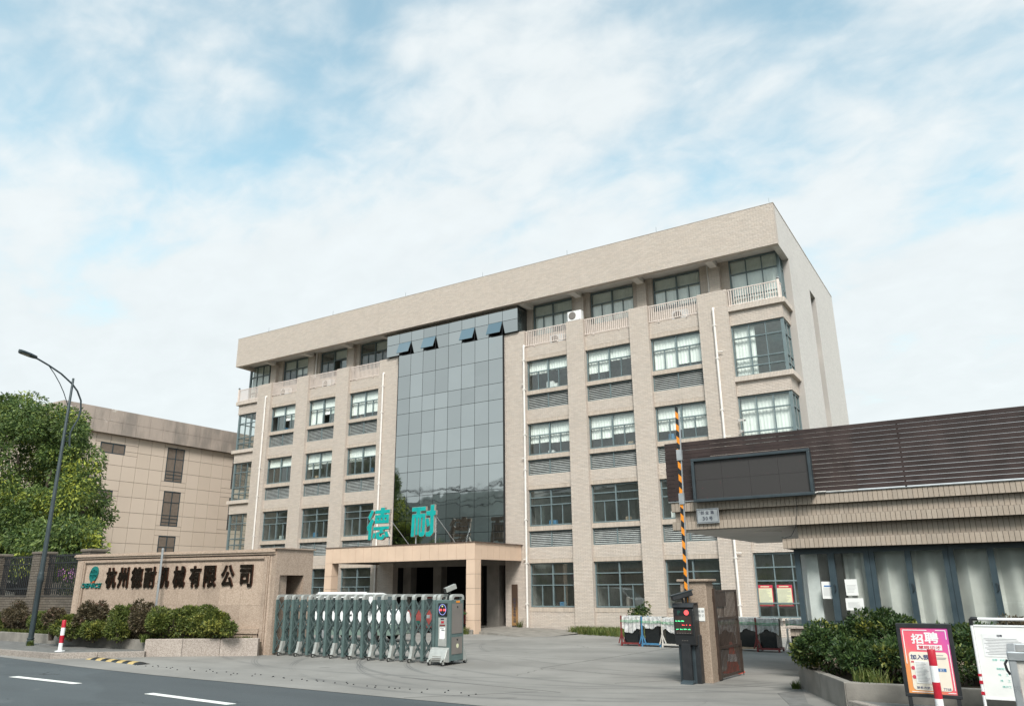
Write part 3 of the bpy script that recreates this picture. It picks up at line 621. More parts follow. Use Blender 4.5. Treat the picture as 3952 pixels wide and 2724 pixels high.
DR = {(3, 3): (0.45, 0.38), (4, 3): (0.74, 0.42), (5, 3): (1, 0.9), (3, 2): (0.62, 0.66), (4, 2): (0.72, 0.62), (5, 2): (0.72, 0.70), (0, 3): (0.36, 0.60), (1, 3): (1, 0.62), (2, 3): (0.85, 0.82), (0, 2): (0.37, 0.37), (1, 2): (0.6, 0.45), (2, 2): (0.5, 0.37)}
for bi, (x0, x1) in enumerate(BAYS):
    for fi, (z0, z1) in enumerate(WIN):
        slid = {(3, 1): {4: 0.35}, (0, 3): {2: 0.9, 4: 0.7}, (1, 3): {4: 0.9}, (0, 1): {7: -0.9}}.get((bi, fi))
        window(B, x0+0.01, x1-0.01, z0, z1, YB+0.10, (B1, B3, A2, A2)[fi], DR.get((bi, fi)), slid)
    window(B, x0+0.04, x1-0.04, zt0, zt1, YT+0.10, A2, (random.choice((0.85, 1, 0.9)), random.choice((0.8, 1, 0.9))) if bi > 2 else (random.choice((0, 0.4, 0.62)), random.choice((0.3, 0.62))), {4: 0.9} if bi == 1 else None)
    for fi, (z0, z1) in enumerate(WIN):      # things standing inside on the sill
        for k in range(random.choice((0, 1, 1, 2))):
            xx = random.uniform(x0+0.25, x1-0.45); hh_ = random.uniform(0.12, 0.42); ww_ = random.uniform(0.12, 0.4)
            part('sill_box', MB().cbox(xx, xx+ww_, YB+0.34, YB+0.55, z0+0.02, z0+0.06+hh_, 0.01), random.choice(('paper', 'timber', 'whitepaint', 'charcoal', 'panelgrey', 'blue')), B)
    for z0, z1 in LOUV:
        cx = (x0+x1)/2; l_ = part('louver', MB().box(x0+0.01, x1-0.01, YB+0.06, YB+0.14, z0, z0+0.035).box(x0+0.01, x1-0.01, YB+0.06, YB+0.14, z1-0.035, z1).box(x0+0.01, x0+0.05, YB+0.06, YB+0.14, z0+0.035, z1-0.035).box(x1-0.05, x1-0.01, YB+0.06, YB+0.14, z0+0.035, z1-0.035).box(cx-0.02, cx+0.02, YB+0.05, YB+0.14, z0+0.035, z1-0.035), 'frame', B)
        part('backing', MB().box(x0, x1, YB+0.24, YB+0.26, z0, z1), 'dark', l_)
        w = x1-x0-0.1; k = ('slat', round(w, 2))
        if k not in _box: _box[k] = mesh_of('slat', MB().bar((-w/2, 0, 0), (w/2, 0, 0), 0.056, 0.008, (0, -0.80, 0.6)), 'louver')
        for i in range(8): inst('slat', _box[k], l_, (cx, YB+0.105, z0+0.08+i*(z1-z0-0.12)/7.6))
# corner rooms: ledges, spandrels, glazed corners
def corner(xa, xb, side):
    """xa: pier side, xb: outer corner; side +1 right end, -1 left end"""
    lo, hi = min(xa, xb), max(xa, xb); outer = xb+side*0.10; cc = []
    sp = MB()
    for z0, z1 in ((-0.45, 0.38), (2.99, 3.75), (6.40, 7.05), (9.76, 10.41), (13.10, 13.76)):
        x_out = xb-side*0.06
        a, b = min(xa, x_out), max(xa, x_out); sp.box(a, b, YB-0.01, YB+0.24, z0, z1)
        cc.extend([(*c, YB-0.01, 'y') for c in brick_cells(a, b, z0, z1, BL, BH)])
        if side > 0:
            sp.box(x_out-0.25, x_out, YB+0.24, 35.02, z0, z1); cc.extend([(*c, x_out, 'x') for c in brick_cells(YB, 35.0, z0, z1, BL, BH)])
        else: sp.box(x_out, x_out+0.25, YB+0.24, 35.6, z0, z1)
    part('spandrel', sp, 'wallbody', B)
    lg = MB()
    for z0, z1 in ((0.30, 0.40), (3.75, 3.98), (7.05, 7.28), (10.41, 10.64), (13.76, 14.0)):
        a, b = min(xa, outer), max(xa, outer); lg.box(a, b, YB-0.14, YB+0.3, z0, z1)
        cc.extend([(*c, YB-0.14, 'y') for c in brick_cells(a, b, z0, z1, BL, BH, soldier=True)])
        if side > 0: lg.box(outer-0.4, outer, YB+0.3, 35.3, z0, z1); cc.extend([(*c, outer, 'x') for c in brick_cells(YB-0.14, 35.3, z0, z1, BL, BH, soldier=True)])
        else: lg.box(outer, outer+0.4, YB+0.3, 35.8, z0, z1)
    part('ledge', lg, 'wallbody', B); bricks(B, cc, 'brick', limit=0)
    xo = xb-side*0.10
    for fi, (z0, z1) in enumerate(((0.40, 2.97), (3.99, 6.38), (7.29, 9.74), (10.65, 13.08), (14.02, 16.60))):
        y = YB+0.06 if fi < 4 else YT; ye = 35.02 if side > 0 else 35.6
        a, b = min(xa, xo), max(xa, xo); rows = [(0.24, 3), (0.42, 3), (0.17, 3), (0.17, 3)] if fi else [(0.21, 3), (0.22, 3), (0.36, 3), (0.21, 3)]
        if fi == 4: rows = [(0.28, 3), (0.46, 3), (0.26, 3)]
        w = window(B, a, b, z0, z1, y, rows, None, None, t=0.06)
        if side > 0 or fi == 4:
            if fi in (2, 4): curtain(w, a+0.06, b-0.1, z0+0.35, z1-0.06, y+0.2)
            if fi == 3: curtain(w, a+0.06, a+1.0, z0+0.06, z1-0.06, y+0.2)
        # return light round the corner
        t = 0.06; xr0, xr1 = (xo-0.09, xo) if side > 0 else (xo, xo+0.09); f = MB(); ys = [y+0.09, (y+ye)/2, ye]
        f.box(xr0-0.02, xr1+0.02, y-0.02, y+0.10, z0, z1)
        f.box(xr0, xr1, y+0.10, ye, z0, z0+t).box(xr0, xr1, y+0.10, ye, z1-t, z1).box(xr0, xr1, ye-t, ye, z0+t, z1-t).box(xr0, xr1, ys[1]-0.03, ys[1]+0.03, z0+t, z1-t)
        H = z1-z0-2*t; zs = [z1-t]
        for fr_, _ in rows: zs.append(zs[-1]-H*fr_)
        for zq in zs[1:-1]: f.box(xr0+0.004, xr1-0.004, y+0.10, ys[1]-0.03, zq-0.03, zq+0.03).box(xr0+0.004, xr1-0.004, ys[1]+0.03, ye-t, zq-0.03, zq+0.03)
        s_ = part('corner_window', f, 'frame', B)
        for c0, c1 in ((y+0.10, ys[1]-0.03), (ys[1]+0.03, ye-t)):
            for i in range(len(zs)-1):
                hi_, lo_ = zs[i]-(0.03 if i else 0), zs[i+1]+(0.03 if i < len(zs)-2 else 0)
                inst('pane', boxmesh('pane', 0.006, c1-c0, hi_-lo_, 'glass'), s_, ((xr0+xr1)/2, (c0+c1)/2, (lo_+hi_)/2))
corner(-8.95, -6.52, 1); corner(-41.0, -43.08, -1)
# railings
def railing(x0, x1, y, z0, z1, end=0, nm='railing'):
    r_ = part(nm, MB().box(x0, x1, y-0.025, y+0.025, z1-0.04, z1).box(x0, x1, y-0.02, y+0.02, z0+0.05, z0+0.085).box(x0+0.5, x0+0.54, y-0.02, y+0.02, z0-0.03, z0+0.05).box(x1-0.6, x1-0.56, y-0.02, y+0.02, z0-0.03, z0+0.05), 'rail', B)
    n_ = int((x1-x0)/0.105); h_ = z1-z0-0.125
    for i in range(n_): inst('baluster', boxmesh('baluster', 0.034, 0.026, h_, 'rail'), r_, (x0+0.05+i*(x1-x0-0.1)/(n_-1), y, z0+0.085+h_/2))
    if end:
        xe = x1 if end > 0 else x0
        part('end_post', MB().box(xe-0.05, xe+0.05, y-0.05, y+0.05, z0-0.03, z1+0.03), 'rail', r_); part('ball_finial', MB().lathe((xe, y, z1+0.03), [(0.02, 0), (0.05, 0.02), (0.075, 0.07), (0.07, 0.11), (0.03, 0.145), (0.005, 0.15)], 12), 'steel', r_, True)
for x0, x1 in BAYS: railing(x0+0.01, x1-0.01, YB-0.04, 13.97, 14.86)
railing(-8.93, -6.62, YB-0.04, 14.0, 14.86, 1); railing(-43.1, -41.02, YB-0.04, 14.0, 14.86, -1)
r_ = part('railing', MB().box(-6.65, -6.60, YB+0.02, 34.1, 14.82, 14.86).box(-6.64, -6.61, YB+0.02, 34.1, 14.05, 14.085), 'rail', B)
for i in range(4): inst('baluster', boxmesh('baluster', 0.026, 0.034, 0.735, 'rail'), r_, (-6.625, YB+0.12+i*0.11, 14.45))
# mirror-glass curtain wall
CX0, CX1, YC = -28.55, -21.24, 33.28
cxs = [CX0+(CX1-CX0)*i/8 for i in range(9)]; czs = [3.6, 4.4, 5.2, 6.53, 7.88, 8.80, 10.04, 11.28, 12.18, 13.55, 14.86]
cw = part('curtain_wall', MB().box(CX0, CX1, YC+0.06, YC+0.10, 3.6, 14.7).box(CX0, CX1, YC+0.06, YC+0.10, 15.75, 16.36).box(-29.5, CX0, YC+0.06, YC+0.95, 14.92, 16.36).box(CX1, -20.28, YC+0.06, YC+0.95, 14.92, 16.36).box(CX0, CX1, YC+0.9, YC+0.95, 14.7, 15.75)
          .box(CX0-0.03, CX0, YC-0.02, YC+0.3, 3.6, 14.86).box(CX1, CX1+0.03, YC-0.02, YC+0.3, 3.6, 14.86), 'dark', B)
g = 0.011; opened = {1: 1, 3: 3, 6: 6, 8: 8}
cols = [(-29.52, CX0)] + list(zip(cxs, cxs[1:])) + [(CX1, -20.26)]
def pane_cw(x0, x1, z0, z1, tilt=None):
    w, h = x1-x0-2*g, z1-z0-2*g; me = boxmesh('pane', w, 0.012, h, 'cw')
    o = inst('pane', me, cw, ((x0+x1)/2, YC, (z0+z1)/2)); o.rotation_euler = (R(random.uniform(-0.2, 0.2)), 0, R(random.uniform(-0.22, 0.22))); return o
for x0, x1 in zip(cxs, cxs[1:]):
    for z0, z1 in zip(czs, czs[1:]): pane_cw(x0, x1, z0, z1)
for i, (x0, x1) in enumerate(cols):
    pane_cw(x0, x1, 15.62, 16.36)
    if i in opened:
        w, h = x1-x0-2*g, 15.62-14.88; a = R(22)
        o = part('sash', MB().bar((0, 0, 0), (0, 0, -h), w, 0.03, (0, -1, 0)), 'charcoal', cw); gx, gy, gz_ = ORG[B.name]
        o.data.transform(Matrix.Translation((gx, gy, gz_))); o.location = ((x0+x1)/2-gx, YC-gy, 15.62-gz_); o.rotation_euler[0] = -a
        p2 = link('pane', boxmesh('pane', w, 0.012, h, 'cw'), o, (0, -0.024, -h/2))
        part('opening_frame', MB().box(x0+0.01, x0+0.06, YC, YC+0.12, 14.86, 15.6).box(x1-0.06, x1-0.01, YC, YC+0.12, 14.86, 15.6).box(x0+0.06, x1-0.06, YC, YC+0.12, 14.86, 14.93), 'charcoal', cw)
    else: pane_cw(x0, x1, 14.86 if 0 < i < 9 else 14.9, 15.62)
part('return_glass', MB().box(-20.262, -20.25, YC+0.02, YC+0.95, 14.92, 16.34), 'carglass', cw)
# porch below the curtain wall
pc = MB()
for x0, x1, y0, y1 in ((-28.5, -27.95, 34.2, 34.75), (-26.4, -25.85, 34.2, 34.75), (-24.0, -23.45, 34.2, 34.75), (-22.5, -21.75, 33.6, 34.15)): part('porch_column', MB().cbox(x0, x1, y0, y1, -0.2, 2.95, 0.02), 'porchconc', B)
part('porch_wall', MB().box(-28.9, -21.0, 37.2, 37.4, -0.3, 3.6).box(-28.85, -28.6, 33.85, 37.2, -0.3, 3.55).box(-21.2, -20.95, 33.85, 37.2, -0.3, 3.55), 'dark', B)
part('porch_beam', MB().box(-28.6, -21.2, 33.5, 34.2, 2.75, 3.55).box(-28.6, -21.2, 34.2, 37.2, 2.95, 3.05), 'porchconc', B)
# downpipes
for x, z0, z1 in ((-19.95, -0.33, 13.92), (-29.78, -0.33, 13.92), (-9.62, -0.33, 13.95), (-40.08, -0.33, 13.88)):
    y = YP-0.09; d_ = part('downpipe', MB().tube([(x, y, z0), (x, y, z1)], 0.055, 10), 'white', B, True)
    part('elbow', MB().tube([(x, y, z1-0.05), (x, y, z1+0.04), (x, y+0.05, z1+0.09), (x, YP+0.02, z1+0.09)], 0.06, 10), 'white', d_, True)
    for i, zc in enumerate((0.9, 2.6, 4.9, 7.2, 9.2, 11.4, 13.2)): inst('collar', boxmesh('collar', 0.14, 0.15, 0.05, 'white'), d_, (x, y+0.012, zc+(i % 2)*0.2))
    if x > -25:
        for zc in (3.0, 8.0, 11.9): part('spout', MB().tube([(x, y, zc), (x+0.06, y-0.02, zc), (x+(0.28 if x > -12 else -0.16), y-0.02, zc-0.01)], 0.026, 8), 'white', d_, True)
for c_ in (-36.4, -9.95): part('downpipe', MB().tube([(c_, YT-0.1, 14.9), (c_, YT-0.1, 16.6)], 0.05, 8), 'white', B, True)
# porch canopy
cp = part('canopy', MB().box(-29.52, -20.34, 29.38, 33.3, 3.0, 3.60), 'porchconc', B)
part('canopy_flashing', MB().box(-29.66, -20.20, 29.26, 33.4, 3.675, 3.70), 'cap', cp)
def facing(x0, x1, z0, z1, n_, y0, axis='y', xx=0):
    p = (x1-x0)/n_
    for i in range(n_):
        a, b = x0+i*p+0.006, x0+(i+1)*p-0.006
        if axis == 'y': inst('panel', boxmesh('panel', b-a, 0.06, z1-z0, 'panel'), cp, ((a+b)/2, y0+0.03, (z0+z1)/2))
        else: inst('panel', boxmesh('panel', 0.06, b-a, z1-z0, 'panel'), cp, (xx, (a+b)/2, (z0+z1)/2))
part('canopy_joint', MB().box(-29.54, -20.32, 29.325, 29.375, 2.93, 3.67).box(-20.335, -20.31, 29.38, 33.35, 2.93, 3.67).box(-29.55, -29.53, 29.38, 33.35, 2.93, 3.67), 'joint', cp)
facing(-29.6, -20.26, 2.92, 3.672, 18, 29.30); facing(29.37, 33.38, 2.92, 3.672, 8, 0, 'x', -20.30); facing(29.37, 33.38, 2.92, 3.672, 8, 0, 'x', -29.56)
for xa in (-29.60, -20.74):
    co_ = part('canopy_column', MB().box(xa+0.03, xa+0.45, 29.34, 29.76, -0.30, 2.95), 'joint', B)
    for i, (z0, z1) in enumerate(((-0.28, 0.30), (0.30, 0.98), (0.98, 1.66), (1.66, 2.28), (2.28, 2.92))): part('panel', MB().box(xa, xa+0.48, 29.31, 29.79, z0+0.006, z1-0.006), 'panel', co_)
    part('plinth', MB().cbox(xa-0.35, xa+0.42, 29.15, 29.95, -0.45, -0.08, 0.03), 'oldconc', co_)
# lightning rods on the roof edge
for x in (-40, -34, -28, -22.4, -17, -12, -6.5): part('lightning_rod', MB().tube([(x, PY+0.1, PZ1+0.02), (x, PY+0.1, PZ1+0.35)], 0.012, 5), 'steel', B)

# big rooftop letters standing on the canopy, each stroke cut from sheet with a pale return
STROKES = {'de': (120, 1150, 0.055, 1.55/690, 1.60/925, [
    [(250, 285), (318, 338), (205, 595), (148, 500)], [(262, 540), (330, 600), (272, 735), (255, 1148), (168, 1148), (178, 875), (150, 895), (120, 790)],
    [(520, 230), (636, 225), (632, 290), (785, 280), (785, 375), (628, 385), (620, 425), (766, 415), (764, 510), (357, 528), (358, 445), (512, 435), (515, 392), (352, 398), (358, 305), (520, 298)],
    [(357, 528), (428, 525), (430, 590), (356, 593)], [(462, 524), (533, 521), (535, 586), (464, 589)], [(575, 519), (645, 516), (647, 580), (577, 583)], [(685, 514), (764, 510), (762, 575), (687, 578)], [(356, 593), (762, 575), (760, 665), (355, 680)],
    [(320, 785), (775, 755), (770, 835), (605, 850), (600, 905), (645, 925), (545, 965), (500, 955), (505, 862), (318, 872)], [(325, 950), (395, 955), (365, 1105), (290, 1100)],
    [(410, 930), (495, 920), (500, 1040), (530, 1052), (570, 1050), (590, 985), (660, 990), (655, 1070), (610, 1125), (560, 1140), (450, 1135), (405, 1090)], [(650, 915), (725, 900), (780, 1045), (690, 1075)]]),
 'nai': (1345, 1058, 0.05, 1.50/700, 1.52/900, [
    [(1365, 235), (1760, 210), (1758, 322), (1365, 350)], [(1500, 341), (1605, 333), (1597, 415), (1490, 422)], [(1370, 430), (1755, 405), (1750, 520), (1365, 535)], [(1365, 535), (1448, 532), (1432, 1055), (1345, 1058)], [(1478, 531), (1548, 528), (1530, 1010), (1468, 1012)],
    [(1575, 527), (1632, 525), (1620, 925), (1655, 925), (1672, 523), (1750, 520), (1740, 985), (1700, 1045), (1610, 1052), (1565, 1000)],
    [(1900, 170), (2005, 160), (1998, 325), (2045, 325), (2040, 450), (1990, 460), (1985, 935), (1935, 1015), (1890, 1050), (1785, 1050), (1770, 1020), (1770, 930), (1860, 915), (1890, 870), (1895, 462), (1780, 462), (1775, 345), (1898, 330)], [(1760, 560), (1840, 535), (1890, 740), (1808, 782)]])}
def sign_letter(key, x0, zb, label):
    ox, oy, sl_, kx, kz, polys = STROKES[key]; y = 29.72; w = 1.5
    t = thing('sign_letter', label, 'letter', (x0+w/2, y, 3.70), group='teal letters on the porch canopy')
    for k, p in enumerate(polys):
        q = [(x0+(a-ox)*kx, zb+(oy-b-sl_*(a-ox))*kz) for a, b in p]
        e = MB(); r_ = 0.016
        for i in range(8): e.prism_y([(a+r_*math.cos(i*math.pi/4), b+r_*math.sin(i*math.pi/4)) for a, b in q], y+0.001*i-0.02, y+0.10+0.001*i)
        st_ = part('stroke_return', e, 'letteredge', t); part('stroke', MB().prism_y(q, y-0.03, y), 'teal', st_)
    for xx in (x0+w*0.13, x0+w*0.93): part('support_post', MB().tube([(xx, y+0.13, 3.70), (xx, y+0.13, 5.2)], 0.03, 6), 'alu', t)
    part('stay', MB().tube([(x0+w*0.97, y+0.12, 4.95), (x0+w*1.25, 30.9, 3.70)], 0.016, 5), 'alu', t)
    part('rail', MB().box(x0+0.1, x0+w-0.03, y+0.10, y+0.13, 4.25, 4.29).box(x0+0.1, x0+w-0.03, y+0.10, y+0.13, 5.05, 5.09).box(x0+0.1, x0+w-0.03, y+0.10, y+0.13, 4.62, 4.66), 'alu', t)
sign_letter('de', -27.22, 4.03, 'teal rooftop letter nearer the left end of the porch canopy')
sign_letter('nai', -24.33, 4.08, 'teal rooftop letter nearer the middle of the porch canopy, before the mirror glass')

# air conditioner units
def aircon(x, y, z, label, w=0.8):
    t = thing('air_conditioner', label, 'air conditioner', (x, y, z), group='outdoor air conditioner units')
    part('casing', MB().cbox(x-w/2, x+w/2, y-0.15, y+0.15, z+0.04, z+0.55, 0.015), 'whitepaint', t)
    part('fan_grille', MB().lathe((0, 0, 0), [(0.0, 0.0), (0.20, 0.0), (0.21, 0.012), (0.19, 0.02), (0.02, 0.02)], 20), 'panelgrey', t).matrix_local = Matrix.Translation((-w*0.14, -0.15, 0.30)) @ Matrix.Rotation(R(90), 4, 'X') @ Matrix.Translation(Vector(ORG[t.name]))
    part('foot', MB().box(x-w/2+0.08, x-w/2+0.14, y-0.16, y+0.16, z, z+0.04), 'charcoal', t); part('foot', MB().box(x+w/2-0.14, x+w/2-0.08, y-0.16, y+0.16, z, z+0.04), 'charcoal', t)
aircon(-16.93, 33.62, 14.88, 'white air conditioner unit on top of the brick pier right of the glass front')
aircon(-18.2, 33.98, 13.93, 'air conditioner unit behind the balcony railing next to the glass front')
aircon(-11.4, 33.98, 13.93, 'air conditioner unit behind the third balcony railing right of the glass front')
aircon(-38.9, 33.98, 13.93, 'air conditioner unit behind the balcony railing at the far left')
aircon(-35.0, 33.98, 13.93, 'air conditioner unit behind the second railing from the left corner')
def cctv(x, y, z, label, dx=0.25, dz=-0.08):
    t = thing('security_camera', label, 'camera', (x, y, z), group='cameras on the office corner')
    part('arm', MB().tube([(x-0.15, y+0.12, z), (x, y, z)], 0.018, 6), 'white', t)
    part('housing', MB().bar((x-0.05, y-0.05, z+0.05), (x+dx, y-0.25, z+0.05+dz), 0.09, 0.09), 'white', t)
    part('lens', MB().bar((x+dx, y-0.25, z+0.05+dz), (x+dx+0.012, y-0.26, z+0.05+dz*1.05), 0.06, 0.06), 'black', t)
cctv(-8.85, 33.35, 8.6, 'upper white security camera at the glazed corner above the slatted screen'); cctv(-8.85, 33.35, 8.1, 'lower white security camera at the glazed corner above the slatted screen', 0.12)
# wooden company plaque
t = thing('company_plaque', 'tall narrow weathered wooden plaque hung beside the porch', 'plaque', (-20.68, 33.40, -0.1))
pk = N('plaque_wood'); s3_ = pk.t.nodes.new('ShaderNodeSeparateXYZ'); pk.L(pk.pos, s3_.inputs[0])
cq = pk.mix(pk.ramp(pk.math('ADD', s3_.outputs[2], pk.math('MULTIPLY', pk.noise(6, 4), 0.8)), 0.55, 1.5), (0.30, 0.17, 0.07), (0.055, 0.032, 0.02)); M['plaque'] = pk.done(cq, 0.6)
part('board', MB().cbox(-20.85, -20.51, 33.345, 33.39, -0.10, 1.82, 0.01), 'plaque', t)
for i, ch in enumerate('环保设备有限公司'): inst('lettering', glyphs(ch, 0.15, 0.125, 0.005, 0.02, ('ink',)), t, (-20.755, 33.344, 1.03-i*0.145))
# red-bordered notices inside the corner window
M['notice'] = paint('notice_paper', (0.62, 0.62, 0.42), 0.7, 0, 0.03); M['noticered'] = paint('notice_red', (0.45, 0.03, 0.06), 0.7)
for x0, x1, lb in ((-8.93, -8.30, 'red bordered notice on the left in the ground floor corner window'), (-8.18, -7.52, 'red bordered notice on the right in the ground floor corner window')):
    t = thing('notice', lb, 'poster', ((x0+x1)/2, YB+0.08, 0.86), group='notices in the corner window'); y = YB+0.105
    part('border', MB().box(x0, x1, y, y+0.004, 0.86, 1.69), 'noticered', t); part('sheet', MB().box(x0+0.05, x1-0.04, y-0.004, y-0.001, 0.90, 1.56), 'notice', t)
    tx = MB()
    for i in range(15):
        z = 1.50-i*0.039; tx.box(x0+0.08, x1-0.07-random.uniform(0, 0.2), y-0.007, y-0.005, z, z+0.012)
    part('print', tx, 'grayink', t); part('heading', MB().box(x0+0.14, x1-0.14, y-0.004, y-0.002, 1.605, 1.645), 'notice', t)

# ---------------------------------------------------------------- gatehouse
G = thing('gatehouse', 'low tiled gatehouse with brown slatted screen and long corner canopy', 'building', (-2.0, 17.0, 0))
gb = MB().box(-5.93, 3.2, 16.27, 22.8, 2.90, 3.465).box(-3.42, 3.2, 16.36, 21.4, 2.60, 2.90).box(-3.72, 3.2, 16.27, 21.4, 2.44, 2.63)
gb.box(-5.97, 3.2, 16.17, 16.27, 3.27, 3.475).box(-5.97, 3.2, 16.17, 16.27, 2.885, 3.06)
gb.box(-3.58, 3.2, 16.56, 16.8, -0.05, 0.78).box(-3.58, -3.34, 16.8, 21.2, -0.05, 0.92).box(-3.80, 3.2, 16.46, 16.8, 0.78, 0.925)
part('wall', gb, 'tilebody', G)
tc_ = []
for z0, z1, y, xa in ((3.27, 3.475, 16.17, -5.97), (3.06, 3.27, 16.27, -5.93), (2.885, 3.06, 16.17, -5.97), (2.63, 2.885, 16.36, -3.42), (2.44, 2.63, 16.27, -3.72), (0.78, 0.925, 16.46, -3.80)):
    tc_ += [(*c, y, 'y') for c in brick_cells(xa, xa+math.ceil((3.2-xa)/0.086)*0.086, z0, z1, 0, 0.086, 0.008, True)]
bricks(G, tc_, 'tile', 'tile', 'tilework', pick=lambda c: (c[0] > 0.3, -c[2] if c[2] > 2 else 99), limit=300, proud=0.014)
bricks(G, [(*c, 16.56, 'y') for c in brick_cells(-3.58, 3.2, -0.05, 0.78, 0.25, 0.072)], 'gbrick', limit=140, pick=lambda c: (c[0] > -2.6, -c[2]))
part('soffit', MB().box(-5.9, -3.45, 16.3, 22.75, 2.872, 2.898), 'soffit', G)
part('soffit_light', MB().lathe((-4.3, 17.6, 2.858), [(0.26, 0.0), (0.28, 0.004), (0.28, 0.013)], 28), 'soffit', G)
part('sill', MB().cbox(-3.88, 3.2, 16.38, 16.78, 0.926, 0.965, 0.006), 'granite', G)
part('roof_flashing', MB().box(-6.02, 3.2, 16.13, 16.30, 3.478, 3.492), 'alu', G)
wx = [-3.58, -2.19, -0.85, 0.49, 1.85]
for i, (a, b) in enumerate(zip(wx, wx[1:])):
    w = window(G, a+0.003, b-0.003, 0.97, 2.43, 16.50, [(1.0, 2)], None, None, 'gframe', 'gglass', 0.085 if i else 0.10, 0.10)
    if i == 0: curtain(w, a+0.88, b-0.06, 0.99, 2.40, 16.72, 'gcurtain', 0.06, 0.30)
    else: curtain(w, a+0.05, b-0.05, 0.99, 2.40, 16.72, 'gcurtain', 0.05, 0.36)
    part('handle', MB().tube([((a+b)/2+0.0, 16.47, 1.60), ((a+b)/2+0.03, 16.45, 1.63), ((a+b)/2+0.03, 16.45, 1.72), ((a+b)/2, 16.47, 1.75)], 0.008, 5), 'black', w)
part('interior_wall', MB().box(-3.3, 3.2, 20.2, 20.4, 0, 2.6).box(-3.3, 3.2, 16.85, 20.2, -0.05, 0.0).box(-3.3, 3.2, 16.85, 20.2, 2.5, 2.58), 'ghinterior', G)
part('side_wall', MB().box(-3.56, -3.30, 17.0, 20.3, 0.925, 2.44), 'whitepaint', G)
part('post', MB().box(-3.42, -3.18, 16.72, 16.95, 0.97, 2.43), 'whitepaint', G)
part('bench', MB().box(-3.1, -1.0, 17.3, 17.9, 0.0, 0.88), 'charcoal', G)
# slatted screen
sc_ = part('slat_screen', MB().box(-5.9, -5.87, 16.20, 16.24, 3.5, 4.7).box(-3.6, -3.57, 16.20, 16.24, 3.5, 4.7).box(-1.35, -1.32, 16.20, 16.24, 3.5, 4.7).box(0.9, 0.93, 16.20, 16.24, 3.5, 4.7).box(2.9, 2.93, 16.20, 16.24, 3.5, 4.7), 'charcoal', G)
sm = [mesh_of('slat', MB().cbox(-4.57, 4.57, -0.02, 0.02, -0.0408, 0.0408, 0.004), 'slat')]
for i in range(14):
    o = inst('slat', sm[0], sc_, (-1.46+random.uniform(-0.005, 0.005), 16.165, 3.555+i*0.0905)); o.rotation_euler[1] = random.uniform(-0.0006, 0.0006)
sd = mesh_of('slat', MB().cbox(-0.02, 0.02, -2.6, 2.6, -0.0408, 0.0408, 0.004), 'slat')
for i in range(14): inst('slat', sd, sc_, (-6.03, 18.83, 3.555+i*0.0905))
# LED board
t = thing('led_board', 'dark grey framed LED display board fixed over the slatted screen', 'display board', (-4.17, 16.1, 3.44))
part('frame', MB().box(-5.40, -2.95, 15.98, 16.14, 3.44, 3.50).box(-5.40, -2.95, 15.98, 16.14, 4.30, 4.36).box(-5.40, -5.34, 15.98, 16.14, 3.50, 4.30).box(-3.01, -2.95, 15.98, 16.14, 3.50, 4.30), 'bluegrey', t, bevel=0.008)
n = N('led_matrix'); v = n.t.nodes.new('ShaderNodeTexVoronoi'); v.inputs['Scale'].default_value = 55; v.inputs['Randomness'].default_value = 0; n.L(n.pos, v.inputs['Vector'])
c = n.mix(n.ramp(v.outputs['Distance'], 0.15, 0.45), (0.065, 0.060, 0.060), (0.022, 0.020, 0.020)); v2 = n.t.nodes.new('ShaderNodeTexVoronoi'); v2.inputs['Scale'].default_value = 42; n.L(n.mapv(n.pos, (0.55, 1, 2.2)), v2.inputs['Vector'])
sepc = n.t.nodes.new('ShaderNodeSeparateColor'); n.L(v2.outputs['Color'], sepc.inputs[0]); k = n.math('MULTIPLY', n.math('GREATER_THAN', sepc.outputs[0], 0.975), n.math('MULTIPLY', n.ramp(v2.outputs['Distance'], 0.1, 0.3, 1, 0), n.ramp(n.noise(2.2, 3), 0.48, 0.62)))
n.setin(n.b.inputs['Emission Color'], (0.8, 0.04, 0.12)); n.L(n.math('MULTIPLY', k, 0.5), n.b.inputs['Emission Strength']); M['led'] = n.done(c, 0.55)
for i in range(4):
    for j in range(2): part('led_module', MB().box(-5.34+i*0.5825+0.002, -5.34+(i+1)*0.5825-0.002, 16.035, 16.10, 3.50+j*0.4+0.002, 3.50+(j+1)*0.4-0.002), 'led', t)
part('cable', MB().tube([(-3.0, 16.10, 3.47), (-2.9, 16.12, 3.50), (-2.75, 16.11, 3.50)], 0.012, 6), 'white', t)
# street number plate
t = thing('number_plate', 'grey metal street number plate fixed on the tiled canopy edge', 'plate', (-5.15, 16.14, 3.0))
part('plate', MB().cbox(-5.40, -4.92, 16.10, 16.14, 3.0, 3.31, 0.006), 'alu', t)
part('rim', MB().box(-5.38, -4.94, 16.094, 16.099, 3.285, 3.29).box(-5.38, -4.94, 16.094, 16.099, 3.02, 3.025).box(-5.385, -5.38, 16.094, 16.099, 3.02, 3.29).box(-4.94, -4.935, 16.094, 16.099, 3.02, 3.29), 'ink', t)
for ch, x, z, w, h in (('创', -5.31, 3.185, 0.075, 0.07), ('业', -5.20, 3.185, 0.07, 0.07), ('路', -5.09, 3.185, 0.075, 0.07), ('3', -5.27, 3.06, 0.045, 0.075), ('0', -5.205, 3.06, 0.045, 0.075), ('号', -5.13, 3.06, 0.075, 0.078)):
    inst('lettering', glyphs(ch, w, h, 0.004, 0.012), t, (x, 16.099, z))
tag(link('cable', mesh_of('cable', MB().tube([(-3.33, 16.14, 3.47), (-3.35, 16.13, 3.1), (-3.40, 16.13, 2.85), (-3.52, 16.2, 2.68), (-3.66, 16.23, 2.645), (-3.72, 16.23, 2.66)], 0.006, 5), 'black')), 'thin black cable dangling below the LED board', 'cable')
